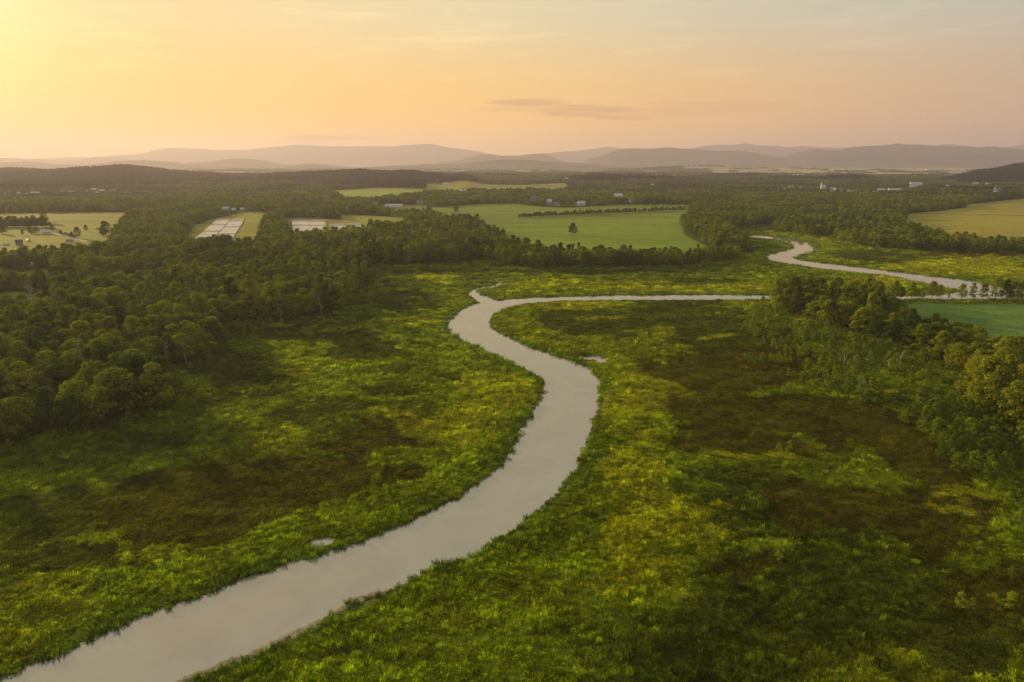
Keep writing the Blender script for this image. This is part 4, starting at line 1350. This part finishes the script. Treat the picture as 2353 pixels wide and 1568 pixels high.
# ------------------------------------------------------------------ utility poles along the field road
for n_, (px_, py_, lab) in enumerate(((1108, 514, 'wooden utility pole at the wood tip left of the big field'), (1192, 507, 'wooden utility pole in the gap of the hedge'), (1281, 502, 'wooden utility pole in the hedge above the lone tree'), (1375, 494, 'wooden utility pole at the right part of the hedge'),
                                    (993, 518, 'wooden utility pole in the wood left of the big field'), (709, 526, 'dark pole standing in front of the middle white field'))):
    x, y, z = hit(px_, py_)
    o = bpy.data.objects.new('utility_pole', None)
    C.objects.link(o)
    o.location = (x, y, z)
    tag(o, lab, 'utility pole', 'utility poles along the field road')
    link('pole', MB().tube((0, 0, -.3), (0, 0, 12), .24, .16, 8).mesh('pole'), M['wood'], o)
    link('crossarm', MB().box(-1.3, 1.3, -.32, -.17, 11.1, 11.3).mesh('crossarm'), M['wood'], o)

# ------------------------------------------------------------------ driveway
a_, b_ = hit(119, 536.5), hit(200, 556)
pts = [Vector(a_), Vector(hit(150, 543)), Vector(hit(178, 550.5)), Vector(b_)]
vv, ff = [], []
for i, p in enumerate(pts):
    q = (pts[min(i + 1, 3)] - pts[max(i - 1, 0)])
    nrm = Vector((-q.y, q.x, 0)).normalized() * 2.6
    zz = float(height(np.array([p.x]), np.array([p.y]))[0]) + .25
    vv += [(p.x + nrm.x, p.y + nrm.y, zz), (p.x - nrm.x, p.y - nrm.y, zz)]
for i in range(3):
    ff.append((2 * i, 2 * i + 1, 2 * i + 3, 2 * i + 2))
link('driveway_path', mesh_np('driveway', np.array(vv), ff), mat_plain('gravel', (.36, .31, .24), .95, .1, .5), kind='structure')

# ------------------------------------------------------------------ fields under pale plastic covers
M['plastic'] = mat_plain('crop_cover_plastic', (.46, .42, .36), .32, .22, .06, .6)
M['plastic_dull'] = mat_plain('dusty_cover_plastic', (.27, .24, .19), .6, .2, .06, .4)


def covered(name, corners, nrow, cols, label):
    """corners: far left, far right, near right, near left on the picture"""
    P = [Vector((*gnd(*c_), 0)) for c_ in corners]
    o = bpy.data.objects.new(name, None)
    C.objects.link(o)
    mid_ = (P[0] + P[1] + P[2] + P[3]) / 4
    o.location = mid_
    tag(o, label, 'crop cover', 'pale covered fields')

    def bil(s, v):
        return (P[0] * (1 - s) + P[1] * s) * (1 - v) + (P[3] * (1 - s) + P[2] * s) * v - mid_
    for (s0, s1) in cols:
        for i in range(nrow):
            v0, v1 = (i + .05) / nrow, (i + .95 - .10 * (i % 4 == 1)) / nrow
            vs_, fs_ = [], []
            for s in (s0, s1):
                for q in range(5):
                    f = q / 4
                    p = bil(s, v0 * (1 - f) + v1 * f)
                    vs_.append((p.x, p.y, .3 + .9 * math.sin(math.pi * f)))
            fs_ = [(q, q + 1, q + 6, q + 5) for q in range(4)] + [(0, 1, 2, 3, 4), (9, 8, 7, 6, 5)]
            b = MB().add(vs_, fs_)
            link('plastic_strip', b.mesh('plastic_strip'), M['plastic_dull' if i in (0, 1) or (i * 7 + int(s0 * 3)) % 5 == 0 else 'plastic'], o)


covered('covered_field', [(501.5, 503), (563.5, 503), (533, 552), (441, 556)], 16, [(0, .485), (.515, 1)], 'white striped covered field in two halves at the left of the meadow')
covered('covered_field', [(670.5, 505.4), (746, 507.5), (754, 536), (674, 538)], 12, [(0, 1)], 'white covered field between the round wood and the grass strip')
covered('covered_field', [(757, 515.5), (828, 512.2), (835, 528), (762, 533)], 6, [(0, .48), (.52, 1)], 'low white covered field farthest to the right of the three')

# ------------------------------------------------------------------ marsh vegetation
def reed_clump(seed, n=46, rad=1.0, h=.95, w_=.13):
    g = np.random.default_rng(seed)
    a, r = g.uniform(0, 6.28, n), rad * np.sqrt(g.uniform(0, 1, n))
    bx, by = np.cos(a) * r, np.sin(a) * r
    hh = h * g.uniform(.55, 1.2, n)
    lx, ly = g.normal(0, .28, n) * hh, g.normal(0, .28, n) * hh
    t_ = g.uniform(0, 6.28, n)
    wx, wy = np.cos(t_) * w_ * .5, np.sin(t_) * w_ * .5
    v = np.stack([np.stack([bx - wx, by - wy, bx * 0 - .1], -1), np.stack([bx + wx, by + wy, bx * 0 - .1], -1),
                  np.stack([bx + lx * .5 + wx, by + ly * .5 + wy, hh * .62], -1), np.stack([bx + lx, by + ly, hh], -1)], 1).reshape(-1, 3)
    return mesh_np('reed_clump', v, np.arange(4 * n).reshape(n, 4))


def leafy_clump(seed, n=74, rad=1.0, h=.6, leaf=.23):
    g = np.random.default_rng(seed)
    d = g.normal(size=(n, 3))
    d[:, 2] = np.abs(d[:, 2])
    d /= np.linalg.norm(d, axis=1, keepdims=True)
    P = d * np.array((rad, rad, h)) * g.uniform(.6, 1.05, n)[:, None]
    v, f = quads(P, d + g.normal(size=(n, 3)) * .6, leaf * g.uniform(.6, 1.5, n), rng=g)
    return mesh_np('leafy_clump', v, f)


cl = [reed_clump(1), reed_clump(2, 44, .9, 1.15), reed_clump(3, 56, 1.1, .8), leafy_clump(4), leafy_clump(5, 84, 1.1, .5), leafy_clump(6, 64, .9, .75, .27)]
grass_src = source('grass', cl, M['grass'])
PA, PB, PS = [], [], []
for r0, r1, s_, sd in ((90, 200, .85, 51), (200, 300, 1.1, 52), (300, 470, 1.65, 53), (470, 720, 2.6, 54), (720, 1150, 4.2, 55)):
    A, B, g = forest_points(r0, r1, s_, sd, 1.15)
    ok = sdist(MARSH, A, B) > -16
    A, B = A[ok], B[ok]
    ok = water_d(A, B) < .35 + .5 * g.normal(size=A.size) * (g.uniform(size=A.size) < .3)
    A, B = A[ok], B[ok]
    PA.append(A); PB.append(B); PS.append(np.full(A.size, s_))
A, B, S = map(np.concatenate, (PA, PB, PS))
tn, hf = zone(A, B)
wdd = water_d(A, B)
g = np.random.default_rng(99)
near_w = sstep(wdd, -7, -1)
tn = tn * (1 - .45 * near_w[:, None]) + np.array((.045, .115, .012)) * .45 * near_w[:, None]
lush = fbm(A, B, 6, 3, 64)
sprk = g.uniform(size=A.size)
tn = tn * (1 + .30 * lush[:, None])
light = (sprk > .90) & (hf > .7)
tn = np.where(light[:, None], tn * 1.6 + np.array((.03, .03, .0)), tn)
tn = np.where((sprk < .12)[:, None], tn * .55, tn)
dk = (hf < .8)
sz = (S / 1.15) * g.uniform(.75, 1.3, A.size)
hz = (1 - .5 * sstep(np.hypot(A, B), 300, 420) * sstep(wdd, -16, -8)) * hf * (1 + .45 * lush) * g.uniform(.7, 1.25, A.size) * (1 + .25 * near_w) * np.clip(S / 1.4, .9, 1.35)
pick = np.where(g.uniform(size=A.size) < np.where(dk, .85, .5), g.integers(0, 3, A.size), g.integers(3, 6, A.size))
px, py = to_px(A, B)
zz = .0 + .30 * fbm(A, B, 8, 3, 61)
zz = np.where(wdd > -3, -.30, zz)
tilt = g.normal(0, .12, (A.size, 2))
scatter('marsh_grass', np.stack([A, B, zz], -1), pick, np.concatenate([tilt, g.uniform(0, 6.28, (A.size, 1))], 1), np.stack([sz, sz, hz], -1), grass_src, tint=np.clip(tn, .003, .6))
print('grass clumps', A.size)

# ------------------------------------------------------------------ haze
mh = bpy.data.materials.new('haze')
mh.use_nodes = True
t = NT(mh.node_tree)
out = t.n('ShaderNodeOutputMaterial')
pv = t.n('ShaderNodeVolumePrincipled')
pv.inputs['Color'].default_value = (.69, .66, .86, 1)
pv.inputs['Density'].default_value = 7.6e-5
pv.inputs['Anisotropy'].default_value = .32
t.l(pv.outputs[0], out.inputs['Volume'])
b = MB().box(-25000, 25000, -24500, 25000, -14, 720)
link('haze', b.mesh('haze'), mh, kind='stuff')
